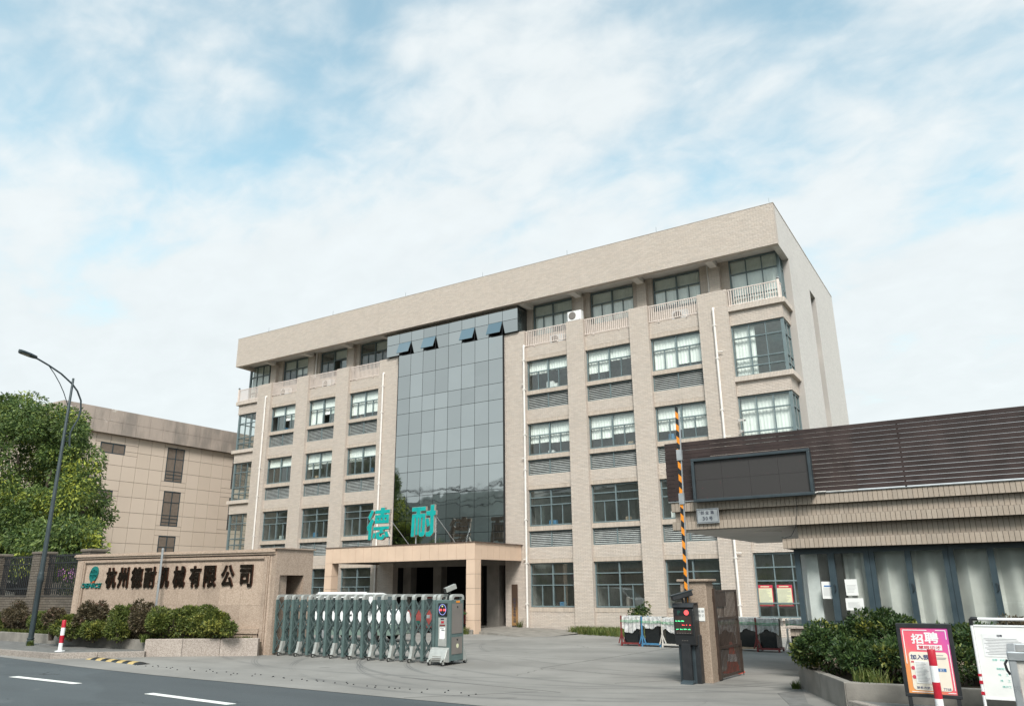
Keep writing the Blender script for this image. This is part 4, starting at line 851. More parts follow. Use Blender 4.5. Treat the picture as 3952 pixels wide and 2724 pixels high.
# papers on the glass
def paper(x0, x1, z0, z1, label, rows, head=None, tilt=0.0):
    t = thing('paper_notice', label, 'notice', ((x0+x1)/2, 16.53, z0), group='paper notices in the gatehouse window'); y = 16.538
    part('sheet', MB().box(x0, x1, y, y+0.002, z0, z1), 'paper', t); tx = MB(); w, h = x1-x0, z1-z0
    for i in range(rows): z = z1-h*0.38-i*h*0.5/rows; tx.box(x0+w*0.12, x1-w*random.uniform(0.1, 0.35), y-0.002, y-0.001, z, z+0.004)
    part('print', tx, 'grayink', t)
    if head: part('heading', MB().box(x0+w*0.2, x1-w*0.2, y-0.003, y-0.001, z1-h*0.3, z1-h*0.22), head, t)
    t.rotation_euler[1] = tilt
M['blueink'] = paint('blue_ink', (0.05, 0.16, 0.38), 0.7)
paper(-3.13, -2.91, 1.48, 1.80, 'white notice with blue heading on the left pane of the gatehouse window', 9, 'blueink', 0.01)
paper(-2.69, -2.47, 1.54, 1.84, 'upright plain notice hung over the curtain edge in the gatehouse window', 6, None, -0.01)
paper(-2.72, -2.40, 1.27, 1.49, 'wide paper notice below the upright one in the gatehouse window', 6)
t = thing('bag', 'pink and black bag lying on the desk inside the gatehouse window', 'bag', (-2.98, 17.45, 0.88))
part('body', MB().loft([[(-2.98+q*0.19*math.cos(2*math.pi*j/12), 17.45+q*0.11*math.sin(2*math.pi*j/12), 0.88+z) for j in range(12)] for q, z in ((0.9, 0.0), (1, 0.05), (0.85, 0.12), (0.45, 0.18), (0.1, 0.2))]), 'flower', t, True); part('strap', MB().tube([(-3.13, 17.42, 0.98), (-3.05, 17.36, 1.09), (-2.9, 17.36, 1.06), (-2.83, 17.40, 0.95)], 0.018, 6), 'black', t)

# ---------------------------------------------------------------- sign wall
SW = thing('sign_wall', 'pinkish granite entrance wall with bronze company lettering behind the hedge', 'wall', (-17.5, 15.55, 0), R(11))
part('wall_body', MB().box(-7.80, -0.13, 0.05, 0.55, 0, 2.70), 'signstone', SW)
# facing slabs
for i in range(9):
    a, b = -7.42+i*0.766, -7.42+(i+1)*0.766
    for z0, z1 in ((0.68, 1.30), (1.30, 1.94), (1.94, 2.56)): part('slab', MB().box(a+0.0025, b-0.0025, 0.02, 0.05, z0+0.0025, z1-0.0025), 'signstone', SW)
fr = MB()
for (a, b, z0, z1) in ((-7.62, -7.44, 0.0, 2.66), (-0.52, -0.34, 0.0, 2.66)): fr.box(a, b, -0.02, 0.05, z0, z1).box(a+0.05, b-0.05, -0.045, -0.02, z0, z1-0.03)
fr.box(-7.44, -0.52, -0.02, 0.05, 2.56, 2.66).box(-7.44, -0.52, -0.04, -0.02, 2.585, 2.64); part('moulding', fr, 'signstone', SW)
part('plinth', MB().box(-7.44, -0.56, -0.03, 0.05, 0.0, 0.55).box(-7.44, -0.53, -0.06, 0.05, 0.55, 0.60).box(-7.44, -0.53, -0.045, 0.05, 0.60, 0.68), 'signstone', SW)
part('edge_slab', MB().box(-7.80, -7.63, 0.0, 0.05, 0, 2.70).box(-0.33, -0.13, 0.0, 0.05, 0, 2.70), 'signstone', SW)
part('cornice', MB().box(-7.84, -0.13, -0.05, 0.60, 2.70, 2.76).box(-7.88, -0.13, -0.09, 0.62, 2.76, 2.81).box(-7.86, -0.13, -0.07, 0.61, 2.81, 2.845), 'signstone', SW)
def logo_letter(ch, x, z, w, h, label, mats=('bronze', 'bronzeside'), d=0.05, bold=0.03):
    t = thing('sign_character', label, 'letter', (-17.5+x*math.cos(R(11)), 15.55+x*math.sin(R(11)), z), R(11), group='bronze characters on the sign wall')
    link('face', glyphs(ch, w, h, d, bold, mats), t, (0, 0.018, 0))
pos_ = [-6.50, -6.01, -5.47, -4.95, -4.39, -3.82, -3.20, -2.66, -2.02, -1.36]; wid = [0.42, 0.43, 0.45, 0.45, 0.42, 0.46, 0.42, 0.46, 0.46, 0.46]
ords = ['first', 'second', 'third', 'fourth', 'fifth', 'sixth', 'seventh', 'eighth', 'ninth', 'tenth and last']
for ch, x, w, o_ in zip('杭州德耐机械有限公司', pos_, wid, ords): logo_letter(ch, x, 1.81, w, 0.62, o_ + ' bronze character from the left on the granite sign wall')
t = thing('sign_logo', 'teal globe emblem with slanted lettering at the left of the sign wall', 'logo', (-17.5-7.5*math.cos(R(11)), 15.55-7.5*math.sin(R(11)), 1.80), R(11))
gl = MB(); cx, cz, rx, rz = 0.47, 0.44, 0.165, 0.235
def ell(a0, a1, r0, r1, n_, skew=0.12):
    o_ = []
    for i in range(n_+1):
        a = a0+(a1-a0)*i/n_
        o_.append([(cx+rx*r*math.cos(a)+skew*rz*r*math.sin(a), cz+rz*r*math.sin(a)) for r in (r0, r1)])
    return o_
def strip(q):
    for p0, p1 in zip(q, q[1:]): gl.prism_y([p0[0], p1[0], p1[1], p0[1]], -0.03, 0.018)
strip(ell(0, 2*math.pi, 0.86, 1.0, 40))
for a0, a1 in ((R(35), R(145)), (R(215), R(325))): strip(ell(a0, a1, 0.55, 0.86, 14))
gl.box(cx-0.15, cx+0.15, -0.03, 0.018, cz-0.02, cz+0.02)
for dx in (-0.09, -0.03, 0.03, 0.09): gl.prism_y([(cx+dx-0.012, cz+0.02), (cx+dx+0.012, cz+0.02), (cx+dx*0.8+0.03, cz+0.11), (cx+dx*0.8+0.006, cz+0.11)], -0.028, 0.018); gl.prism_y([(cx+dx*0.8-0.03, cz-0.11), (cx+dx*0.8-0.006, cz-0.11), (cx+dx+0.012, cz-0.02), (cx+dx-0.012, cz-0.02)], -0.028, 0.018)
part('globe', gl, 'dteal', t)
me = glyphs('DENICE', 0.80, 0.15, 0.04, 0.04, ('dteal',)).copy(); me.transform(Matrix(((1, 0, 0.3, 0), (0, 1, 0, 0), (0, 0, 1, 0), (0, 0, 0, 1)))); link('wordmark', me, t, (0, 0.018, 0.02))
part('accent', MB().prism_y([(0.46, 0.175), (0.52, 0.175), (0.54, 0.235), (0.50, 0.235)], -0.032, 0.018), 'orange', t)
# end block with the pocket for the sliding gate
E_ = thing('gate_pocket', 'granite end block with dark opening that the folding gate runs into', 'wall block', (-17.9, 16.2, 0))
part('jamb', MB().box(-18.3, -17.58, 15.50, 15.66, 0, 2.12).box(-18.3, -17.58, 16.57, 16.90, 0, 2.12), 'signstone', E_); part('lintel', MB().box(-18.3, -17.58, 15.50, 16.90, 2.12, 2.84), 'signstone', E_)
part('cap', MB().box(-18.34, -17.53, 15.44, 16.95, 2.84, 2.875), 'signstone', E_); part('pocket_wall', MB().box(-20.4, -20.3, 15.6, 17.0, 0, 2.3).box(-20.3, -18.3, 16.75, 16.85, 0, 2.3).box(-20.3, -18.3, 15.75, 16.75, 2.2, 2.3), 'porchconc', E_)
tag(link('flag_pole', mesh_of('flag_pole', MB().tube([(-21.45, 14.50, 0.35), (-21.45, 14.50, 2.92)], 0.035, 8).lathe((-21.45, 14.50, 2.92), [(0.037, 0.0), (0.03, 0.02), (0.002, 0.03)], 8), 'alu', True)), 'plain grey metal pole standing in the hedge before the lettering', 'pole')

# ---------------------------------------------------------------- building on the left
M['darkglass'] = paint('dim_green_glass', (0.06, 0.098, 0.10), 0.3, 0, 0.3, 0.8, 0, 0, 0.3, 0.1)
LB = thing('tiled_building', 'pinkish stone clad building with stained parapet left of the office block', 'building', (-48.3, 36, -0.3))
part('wall', MB().box(-75, -48.3, 25.0, 62, -0.3, 11.9), 'joint', LB)
pb = MB().box(-76, -48.0, 24.43, 24.8, 11.45, 13.05).box(-48.35, -48.0, 24.8, 62, 11.45, 13.05).box(-75.5, -48.35, 24.8, 61, 11.45, 11.6); part('parapet', pb, 'stain', LB)
wins = [(27.3, 29.0, 10.22, 10.9), (32.1, 33.45, 8.85, 11.2), (32.2, 33.5, 5.85, 8.2), (32.2, 33.5, 2.9, 5.2), (27.2, 28.55, 7.2, 7.87), (37.6, 38.9, 8.85, 11.2), (37.6, 38.9, 5.85, 8.2), (26.5, 28.4, 3.2, 4.6)]
def subtract(rect, hole):
    a, b, c_, d = rect; e, f, g_, h = hole
    if e >= b or f <= a or g_ >= d or h <= c_: return [rect]
    o_ = []
    if g_ > c_: o_.append((a, b, c_, g_))
    if h < d: o_.append((a, b, h, d))
    if e > a: o_.append((a, e, max(c_, g_), min(d, h)))
    if f < b: o_.append((f, b, max(c_, g_), min(d, h)))
    return o_
cl = []
for i in range(20):
    for j in range(12):
        rr = [(25.0+i*0.98, 25.0+(i+1)*0.98, -0.3+j*0.98, min(-0.3+(j+1)*0.98, 11.45))]
        for w in wins: rr = [q for r_ in rr for q in subtract(r_, w)]
        cl += [(a+0.012, b-0.012, z0+0.012, z1-0.012, -48.3, 'x') for a, b, z0, z1 in rr if b-a > 0.04 and z1-z0 > 0.04 and z1 > 0.5]
bricks(LB, cl, 'stone', 'panel', 'panelwork', limit=300, proud=0.03)
cl = [(-75+i*0.98+0.012, -75+(i+1)*0.98-0.012, -0.3+j*0.98+0.012, -0.3+(j+1)*0.98-0.012, 25.0, 'y') for i in range(27) for j in range(12)]
bricks(LB, cl, 'stone', 'panel', 'panelwork', limit=0, proud=0.03)
pc_ = [(24.5+i*0.98+0.008, 24.5+(i+1)*0.98-0.008, z0+0.008, z1-0.008, -48.0, 'x') for i in range(20) for z0, z1 in ((11.45, 12.25), (12.25, 13.05))]
bricks(LB, pc_, 'stain', 'parapet_panel', limit=60, proud=0.015)
for a, b, z0, z1 in wins:
    t_ = 0.06; x = -48.34; f = MB().box(x, x+0.06, a, b, z0, z0+t_).box(x, x+0.06, a, b, z1-t_, z1).box(x, x+0.06, a, a+t_, z0+t_, z1-t_).box(x, x+0.06, b-t_, b, z0+t_, z1-t_).box(x, x+0.06, (a+b)/2-0.03, (a+b)/2+0.03, z0+t_, z1-t_)
    if z1-z0 > 1.5:
        for zq in (z0+0.25, z0+0.5, z0+0.72, z1-0.75): f.box(x+0.005, x+0.055, a+t_, (a+b)/2-0.03, zq-0.02, zq+0.02).box(x+0.005, x+0.055, (a+b)/2+0.03, b-t_, zq-0.02, zq+0.02)
    w = part('window', f, 'gframe', LB); part('pane', MB().box(x+0.02, x+0.028, a+t_, (a+b)/2-0.03, z0+t_, z1-t_), 'darkglass', w); part('pane', MB().box(x+0.02, x+0.028, (a+b)/2+0.03, b-t_, z0+t_, z1-t_), 'darkglass', w)

# ---------------------------------------------------------------- fence on the left
FN = thing('brick_fence', 'brick fence in shade-darkened colour with black iron bars under the big tree', 'fence', (-32, 14.95, 0.2))
pxs = [-26.05, -29.15, -32.25, -35.35, -38.45, -41.55]; fb = MB(); fc = []
for x in pxs:
    fb.box(x-0.26, x+0.26, 14.80, 15.32, 0.2, 3.0); fc += [(*c, 14.80, 'y') for c in brick_cells(x-0.26, x+0.26, 0.2, 3.0, 0.25, 0.085, 0.014)] + [(*c, x+0.26, 'x') for c in brick_cells(14.80, 15.32, 0.2, 3.0, 0.25, 0.085, 0.014)]
for a, b in zip(pxs[1:], pxs):
    fb.box(a+0.26, b-0.26, 14.98, 15.2, 0.2, 1.55); fc += [(*c, 14.98, 'y') for c in brick_cells(a+0.26, b-0.26, 0.2, 1.55, 0.25, 0.085, 0.014)]
part('wall', fb, 'fmortar', FN)
bricks(FN, fc, 'fbrick', limit=300, pick=lambda c: (c[2] < 0.85, abs((c[0] if c[5] == 'y' else c[4])+26)), proud=0.014)
part('coping', MB().box(-41.6, -26.1, 14.95, 15.23, 1.55, 1.60), 'fmortar', FN)
barm = boxmesh('bar', 0.028, 0.028, 1.36, 'charcoal')
for a, b in zip(pxs[1:], pxs):
    part('rail', MB().box(a+0.26, b-0.26, 15.07, 15.11, 1.80, 1.84).box(a+0.26, b-0.26, 15.07, 15.11, 2.66, 2.70).box(a+0.26, b-0.26, 15.07, 15.11, 2.90, 2.94), 'charcoal', FN)
    for i in range(20): inst('bar', barm, FN, (a+0.26+0.07+i*(b-a-0.66)/19, 15.09, 2.30))
for x in pxs: part('pillar_cap', MB().cbox(x-0.31, x+0.31, 14.75, 15.37, 3.0, 3.08, 0.02), 'fbrick', FN)

# ---------------------------------------------------------------- folding gate
GT = thing('folding_gate', 'grey green retractable lattice gate with wheeled drive head', 'gate', (-14.5, 15.8, 0))
YF, YR = 15.64, 16.06
ux = [-17.58+0.327*i+(0.03 if i % 2 else 0) for i in range(18)]
pm = mesh_of('post', MB().cbox(-0.039, 0.039, -0.045, 0.045, 0.05, 1.46, 0.008), 'gate')
am = MB()
def arch(rin, rout, y0, y1):
    q = []; cy = (y0+y1)/2; hw = (y1-y0)/2
    for i in range(13):
        a = math.pi*i/12; ca, sa = math.cos(a), math.sin(a); s = lambda v, e: math.copysign(abs(v)**e, v)
        q.append([(cy-(hw+0.042)*s(ca, 0.45), 1.46+0.135*s(sa, 0.6)), (cy-(hw-0.03)*s(ca, 0.45), 1.46+0.075*s(sa, 0.6))])
    return q
aq = arch(0, 0, YF-15.85, YR-15.85)
for p0, p1 in zip(aq, aq[1:]):
    am.add([(sx*0.043, y, z) for sx in (-1, 1) for (y, z) in (p0[0], p1[0], p1[1], p0[1])], [(0, 1, 2, 3), (7, 6, 5, 4), (0, 4, 5, 1), (1, 5, 6, 2), (2, 6, 7, 3), (3, 7, 4, 0)])
arm = mesh_of('arch_cap', am, 'gatecap', False)
ft = mesh_of('foot', MB().loft([[(-0.045, -0.05, 0.06), (0.045, -0.05, 0.06), (0.045, 0.045, 0.06), (-0.045, 0.045, 0.06)], [(-0.045, -0.13, 0.10), (0.045, -0.13, 0.10), (0.045, 0.045, 0.10), (-0.045, 0.045, 0.10)], [(-0.042, -0.09, 0.20), (0.042, -0.09, 0.20), (0.042, 0.045, 0.20), (-0.042, 0.045, 0.20)], [(-0.04, -0.055, 0.38), (0.04, -0.055, 0.38), (0.04, 0.044, 0.38), (-0.04, 0.044, 0.38)]]), 'gatecap')
wm = mesh_of('wheel', MB().wheel((0, 0, 0), 0.05, 0.03, 'x', 14), 'rubber'); hm = mesh_of('hub', MB().wheel((0, 0, 0), 0.03, 0.034, 'x', 10), 'gatecap')
tie = mesh_of('tie_bar', MB().box(-0.014, 0.014, YF-15.85+0.04, YR-15.85-0.04, 0.08, 0.11), 'gate')
for i, x in enumerate(ux):
    inst('post', pm, GT, (x, YF, 0)); inst('post', pm, GT, (x, YR, 0)); inst('arch_cap', arm, GT, (x, 15.85, 0)); inst('tie_bar', tie, GT, (x, 15.85, 0))
    if i % 2:
        inst('foot', ft, GT, (x, YF, 0)); o = inst('wheel', wm, GT, (x-0.015, YF-0.13, 0.052)); link('hub', hm, o)
        o = inst('wheel', wm, GT, (x, YR+0.06, 0.052)); link('hub', hm, o)
_br = {}
for i in range(len(ux)):
    x0, x1 = ux[i], ux[i+1] if i < 17 else -11.86; w = round(x1-x0, 3)
    for y in (YF+0.005, YR-0.005):
        for lv in range(3):
            for sg in (1, -1):
                if w not in _br: _br[w] = [mesh_of('brace', MB().bar((-w/2, 0, -0.235*s), (w/2, 0, 0.235*s), 0.014, 0.034), 'brace') for s in (1, -1)]
                inst('brace', _br[w][0 if sg > 0 else 1], GT, ((x0+x1)/2, y-sg*0.012, 0.32+lv*0.47))
# drive head
hd = part('drive_head', MB().cbox(-11.84, -11.40, 15.46, 16.02, 0.10, 1.46, 0.012), 'gate', GT)
part('front_panel', MB().box(-11.73, -11.49, 15.445, 15.458, 0.42, 1.06), 'gatecap', hd); part('screen_bezel', MB().box(-11.74, -11.48, 15.44, 15.458, 1.10, 1.39), 'black', hd)
ring = MB()
for k in range(36):
    a0, a1 = 2*math.pi*k/36, 2*math.pi*(k+1)/36
    ring.prism_y([(-11.61+q*math.cos(a), 1.245+q*1.18*math.sin(a)) for q, a in ((0.098, a0), (0.098, a1), (0.105, a1), (0.105, a0))], 15.434, 15.439)
M['ringblue'] = emit('ring_light', (0.35, 0.4, 0.9), 0.6); M['ledred'] = emit('red_led', (0.95, 0.08, 0.08), 0.9); M['ledgreen'] = emit('green_led', (0.1, 0.9, 0.35), 0.9); M['ledcream'] = emit('amber_led', (0.7, 0.75, 0.35), 0.5)
part('light_ring', ring, 'ringblue', hd); part('red_display', MB().box(-11.70, -11.63, 15.434, 15.439, 1.215, 1.26).box(-11.59, -11.52, 15.434, 15.439, 1.215, 1.26), 'ledred', hd); part('display_icon', MB().box(-11.635, -11.625, 15.434, 15.439, 1.305, 1.34).box(-11.615, -11.60, 15.434, 15.439, 1.305, 1.34), 'ledcream', hd)
part('maker_plate', MB().box(-11.66, -11.565, 15.438, 15.444, 1.015, 1.04), 'ink', hd); part('red_badge', MB().box(-11.645, -11.61, 15.438, 15.444, 0.935, 0.985).box(-11.603, -11.57, 15.438, 15.444, 0.935, 0.985), 'red', hd); part('label_strip', MB().box(-11.69, -11.53, 15.438, 15.444, 0.875, 0.905), 'rust', hd)
part('sticker', MB().prism_y([(-11.69, 0.58), (-11.55, 0.58), (-11.53, 0.61), (-11.525, 0.84), (-11.69, 0.84)], 15.438, 15.444), 'paper', hd); part('sticker_print', MB().box(-11.63, -11.54, 15.434, 15.437, 0.77, 0.785).box(-11.67, -11.56, 15.434, 15.437, 0.81, 0.82), 'ink', hd)
part('side_panel', MB().box(-11.398, -11.39, 15.53, 15.96, 0.70, 1.38).box(-11.398, -11.39, 15.53, 15.96, 0.24, 0.62), 'panelgrey', hd)
for z in (1.30, 0.56): part('lock', MB().wheel((-11.388, 15.75, z), 0.022, 0.012, 'x', 12), 'black', hd)
part('side_sticker', MB().wheel((-11.388, 15.76, 0.42), 0.05, 0.004, 'x', 16), 'notice', hd); part('orange_sticker', MB().box(-11.398, -11.388, 15.70, 15.84, 1.395, 1.44), 'orangeband', hd)
bm = MB(); pr = [(15.40, 0.07), (15.28, 0.09), (15.28, 0.17), (15.36, 0.34), (15.455, 0.40), (15.455, 0.07)]
bm.loft([[(x, y, z) for y, z in pr] for x in (-11.90, -11.40)]); part('bumper', bm, 'gatecap', hd, bevel=0.012)
part('bumper_grille', MB().box(-11.78, -11.52, 15.262, 15.30, 0.13, 0.14).box(-11.78, -11.52, 15.275, 15.31, 0.165, 0.175).box(-11.78, -11.52, 15.29, 15.33, 0.20, 0.21), 'panelgrey', hd)
bm = MB().loft([[(x, y, z) for y, z in [(16.02, 0.07), (16.16, 0.09), (16.16, 0.17), (16.09, 0.34), (16.022, 0.40)]] for x in (-11.90, -11.40)]); part('bumper', bm, 'gatecap', hd)
for x in (-11.84, -11.46):
    for y in (15.27, 16.17):
        o = inst('wheel', mesh_of('wheel', MB().wheel((0, 0, 0), 0.066, 0.04, 'x', 16), 'rubber'), GT, (x, y, 0.067)); link('hub', mesh_of('hub', MB().wheel((0, 0, 0), 0.042, 0.046, 'x', 10), 'gatecap'), o)
        part('wheel_arch', MB().tube([(x, y-0.075, 0.08), (x, y-0.05, 0.125), (x, y, 0.145), (x, y+0.05, 0.125), (x, y+0.075, 0.08)], 0.022, 6), 'gatecap', hd)
for x in (-11.80, -11.44): inst('arch_cap', arm, GT, (x, 15.78, 0.0))
cm = part('head_camera', MB().tube([(-11.62, 15.75, 1.45), (-11.62, 15.75, 1.66)], 0.02, 6).tube([(-11.70, 15.75, 1.47), (-11.66, 15.75, 1.6), (-11.62, 15.75, 1.64)], 0.012, 5), 'black', GT)
part('camera_housing', MB().bar((-11.66, 15.60, 1.68), (-11.55, 15.86, 1.78), 0.11, 0.11), 'gatecap', cm); part('camera_front', MB().bar((-11.664, 15.59, 1.676), (-11.66, 15.60, 1.68), 0.09, 0.09), 'black', cm)

# ---------------------------------------------------------------- right gate pillar, leaf, ticket machine, barrier, cone
t = thing('gate_pillar', 'square speckled granite gate pillar with flat cap behind the ticket machine', 'pillar', (-5.22, 15.25, 0))
part('shaft', MB().cbox(-5.49, -4.97, 15.03, 15.48, 0, 1.83, 0.015), 'pillar', t); part('cap', MB().cbox(-5.54, -4.91, 14.98, 15.54, 1.83, 1.87, 0.012), 'pillar', t)
part('notice_card', MB().box(-5.19, -5.03, 15.02, 15.028, 1.10, 1.34), 'paper', t)
for i, ch in enumerate('车辆登记'): inst('lettering', glyphs(ch, 0.05, 0.05, 0.002, 0.01, ('grayink',)), t, (-5.155+(i % 2)*0.065, 15.0195, 1.25-(i//2)*0.075))
t = thing('pedestrian_gate', 'brown steel bar gate leaf standing open beside the granite pillar', 'gate', (-4.95, 15.45, 0), R(-2.5))
part('frame', MB().box(-0.025, 0.025, -0.06, 0.02, 0.03, 1.69).box(-0.02, 0.02, 1.22, 1.26, 0.05, 1.66).box(-0.02, 0.02, 0.02, 1.22, 1.62, 1.66).box(-0.018, 0.018, 0.02, 1.22, 1.09, 1.14).box(-0.018, 0.018, 0.02, 1.22, 0.56, 0.61).box(-0.02, 0.02, 0.02, 1.22, 0.05, 0.09), 'brownsteel', t)
bb = boxmesh('bar', 0.014, 0.027, 1.53, 'brownsteel')
for i in range(15): link('bar', bb, t, (0, 0.09+i*0.077, 0.855))
part('plate', MB().box(-0.012, 0.012, 0.05, 0.62, 1.34, 1.62), 'brownsteel', t)
for z in (0.18, 0.85, 1.5): part('hinge', MB().tube([(-0.02, -0.07, z-0.05), (-0.02, -0.07, z+0.05)], 0.02, 8), 'brownsteel', t)
part('bolt', MB().tube([(0.03, 1.24, -0.0), (0.03, 1.24, 0.66)], 0.01, 6), 'brownsteel', t); part('wheel', MB().wheel((0.0, 0.05, 0.03), 0.03, 0.02, 'x', 10), 'rubber', t)
TM = thing('ticket_machine', 'black parking control post with red light and LED text screen', 'parking machine', (-5.33, 14.78, 0))
part('pedestal', MB().cbox(-5.52, -5.20, 14.80, 14.98, 0, 0.80, 0.02), 'bluegrey', TM); part('front_column', MB().cbox(-5.43, -5.25, 14.70, 14.80, 0.02, 0.72, 0.015), 'charcoal', TM)
part('toe', MB().loft([[(-5.46, 14.62, 0.0), (-5.22, 14.62, 0.0), (-5.22, 14.80, 0.0), (-5.46, 14.80, 0.0)], [(-5.46, 14.64, 0.035), (-5.22, 14.64, 0.035), (-5.22, 14.80, 0.035), (-5.46, 14.80, 0.035)], [(-5.43, 14.69, 0.07), (-5.25, 14.69, 0.07), (-5.25, 14.80, 0.07), (-5.43, 14.80, 0.07)]]), 'bluegrey', TM)
part('head', MB().loft([[(x, y, z) for y, z in ((14.71, 0.68), (14.98, 0.68), (14.98, 1.42), (14.70, 1.40), (14.665, 1.30), (14.665, 0.86))] for x in (-5.53, -5.13)]), 'charcoal', TM, bevel=0.012)
part('visor', MB().loft([[(x, y, z) for y, z in ((14.64, 1.36), (14.665, 1.345), (14.72, 1.415), (14.98, 1.428), (14.98, 1.44), (14.70, 1.432))] for x in (-5.54, -5.12)]), 'charcoal', TM)
part('screen_glass', MB().box(-5.515, -5.15, 14.655, 14.664, 0.87, 1.33), 'black', TM)
M['screenoff'] = paint('led_screen_off', (0.030, 0.018, 0.016), 0.5); part('screen', MB().box(-5.49, -5.175, 14.648, 14.654, 0.885, 1.20), 'screenoff', TM)
part('red_light', MB().wheel((-5.262, 14.651, 1.263), 0.046, 0.008, 'y', 20).wheel((-5.262, 14.651, 1.263), 0.029, 0.0081, 'y', 20).lathe((0, 0, 0), [(0.0, 0.0), (0.0, 0.0)], 3), 'ledred', TM)
part('red_light_core', MB().loft([[(-5.262+0.03*math.cos(2*math.pi*j/18), y, 1.263+0.03*math.sin(2*math.pi*j/18)) for j in range(18)] for y in (14.654, 14.647)]), 'ledred', TM)
M['pgreen'] = paint('dim_green', (0.01, 0.07, 0.055), 0.5); inst('parking_letter', glyphs('P', 0.055, 0.075, 0.003, 0.03, ('pgreen',)), TM, (-5.435, 14.654, 1.225))
for z, m_, xs_ in ((1.10, 'ledgreen', ((-5.485, .03), (-5.435, .05), (-5.365, .05))), (1.03, 'ledred', ((-5.36, .055), (-5.28, .02), (-5.215, .03))), (0.955, 'ledgreen', ((-5.48, .055), (-5.40, .055), (-5.33, .06), (-5.25, .05)))):
    q = MB()
    for x, w in xs_:
        for k in range(5): q.box(x+w*k/5, x+w*k/5+w*0.14, 14.643, 14.647, z+random.uniform(0, 0.008), z+random.uniform(0.012, 0.024))
    part('led_text', q, m_, TM)
q = MB()
for k in range(9): q.box(-5.465+k*0.032, -5.455+k*0.032, 14.643, 14.647, 0.893, 0.899)
part('led_text', q, 'gatecap', TM)
for i in range(4):
    for j in range(3): inst('speaker_hole', boxmesh('speaker_hole', 0.014, 0.004, 0.014, 'panelgrey'), TM, (-5.385+i*0.032, 14.69+0.0*j, 0.765+j*0.03))
cmr = part('camera', MB().bar((-5.52, 14.62, 1.52), (-5.20, 14.86, 1.62), 0.12, 0.10), 'charcoal', TM, bevel=0.015); part('camera_hood', MB().bar((-5.545, 14.60, 1.565), (-5.19, 14.868, 1.677), 0.145, 0.014), 'bluegrey', cmr); part('lens', MB().bar((-5.526, 14.615, 1.518), (-5.52, 14.62, 1.52), 0.07, 0.055), 'black', cmr)
part('camera_bracket', MB().tube([(-5.35, 14.78, 1.43), (-5.38, 14.76, 1.56)], 0.025, 8).tube([(-5.30, 14.80, 1.43), (-5.30, 14.80, 1.58)], 0.02, 8), 'black', TM)
bar_ = thing('boom_barrier', 'raised parking barrier with orange and black stripes behind the ticket machine', 'barrier', (-5.28, 14.99, 0))
part('cabinet', MB().cbox(-5.30, -5.115, 14.82, 15.015, 0, 0.86, 0.015), 'charcoal', bar_); part('hub', MB().box(-5.33, -5.19, 14.985, 15.02, 0.86, 1.42), 'charcoal', bar_)
X_b = lambda z: -5.335+(z-1.4)*0.020
part('boom', MB().bar((X_b(1.2), 14.975, 1.2), (X_b(5.16), 14.975, 5.16), 0.085, 0.03, (0, -1, 0)), 'alu', bar_)
z = 1.42; k = 0
while z < 5.1:
    for off, m_ in ((0, 'orangeband'), (0.13, 'black')):
        a, b = z+off, z+off+0.13
        part('stripe', MB().prism_y([(X_b(a)-0.040, a+0.03), (X_b(a)+0.020, a-0.03), (X_b(b)+0.020, b-0.03), (X_b(b)-0.040, b+0.03)], 14.952, 14.959), m_, bar_)
    z += 0.26; k += 1
for z in (3.42, 4.30): part('clamp', MB().box(X_b(z)-0.055, X_b(z)+0.055, 14.935, 14.995, z-0.11, z+0.11), 'alu', bar_)
t = thing('traffic_cone', 'red and white traffic cone behind the brown gate leaf', 'traffic cone', (-5.2, 17.1, gz(17.1)+0.006))
cx, cy, cz = -5.2, 17.1, gz(17.1)+0.006
part('base', MB().cbox(cx-0.19, cx+0.19, cy-0.19, cy+0.19, cz, cz+0.03, 0.02), 'conered', t); part('cone_body', MB().lathe((cx, cy, cz+0.03), [(0.14, 0), (0.125, 0.08), (0.032, 0.56), (0.025, 0.58)], 20), 'conered', t, True)
part('white_band', MB().lathe((cx, cy, cz+0.03), [(0.104, 0.20), (0.0775, 0.34)], 20), 'whitepaint', t, True)

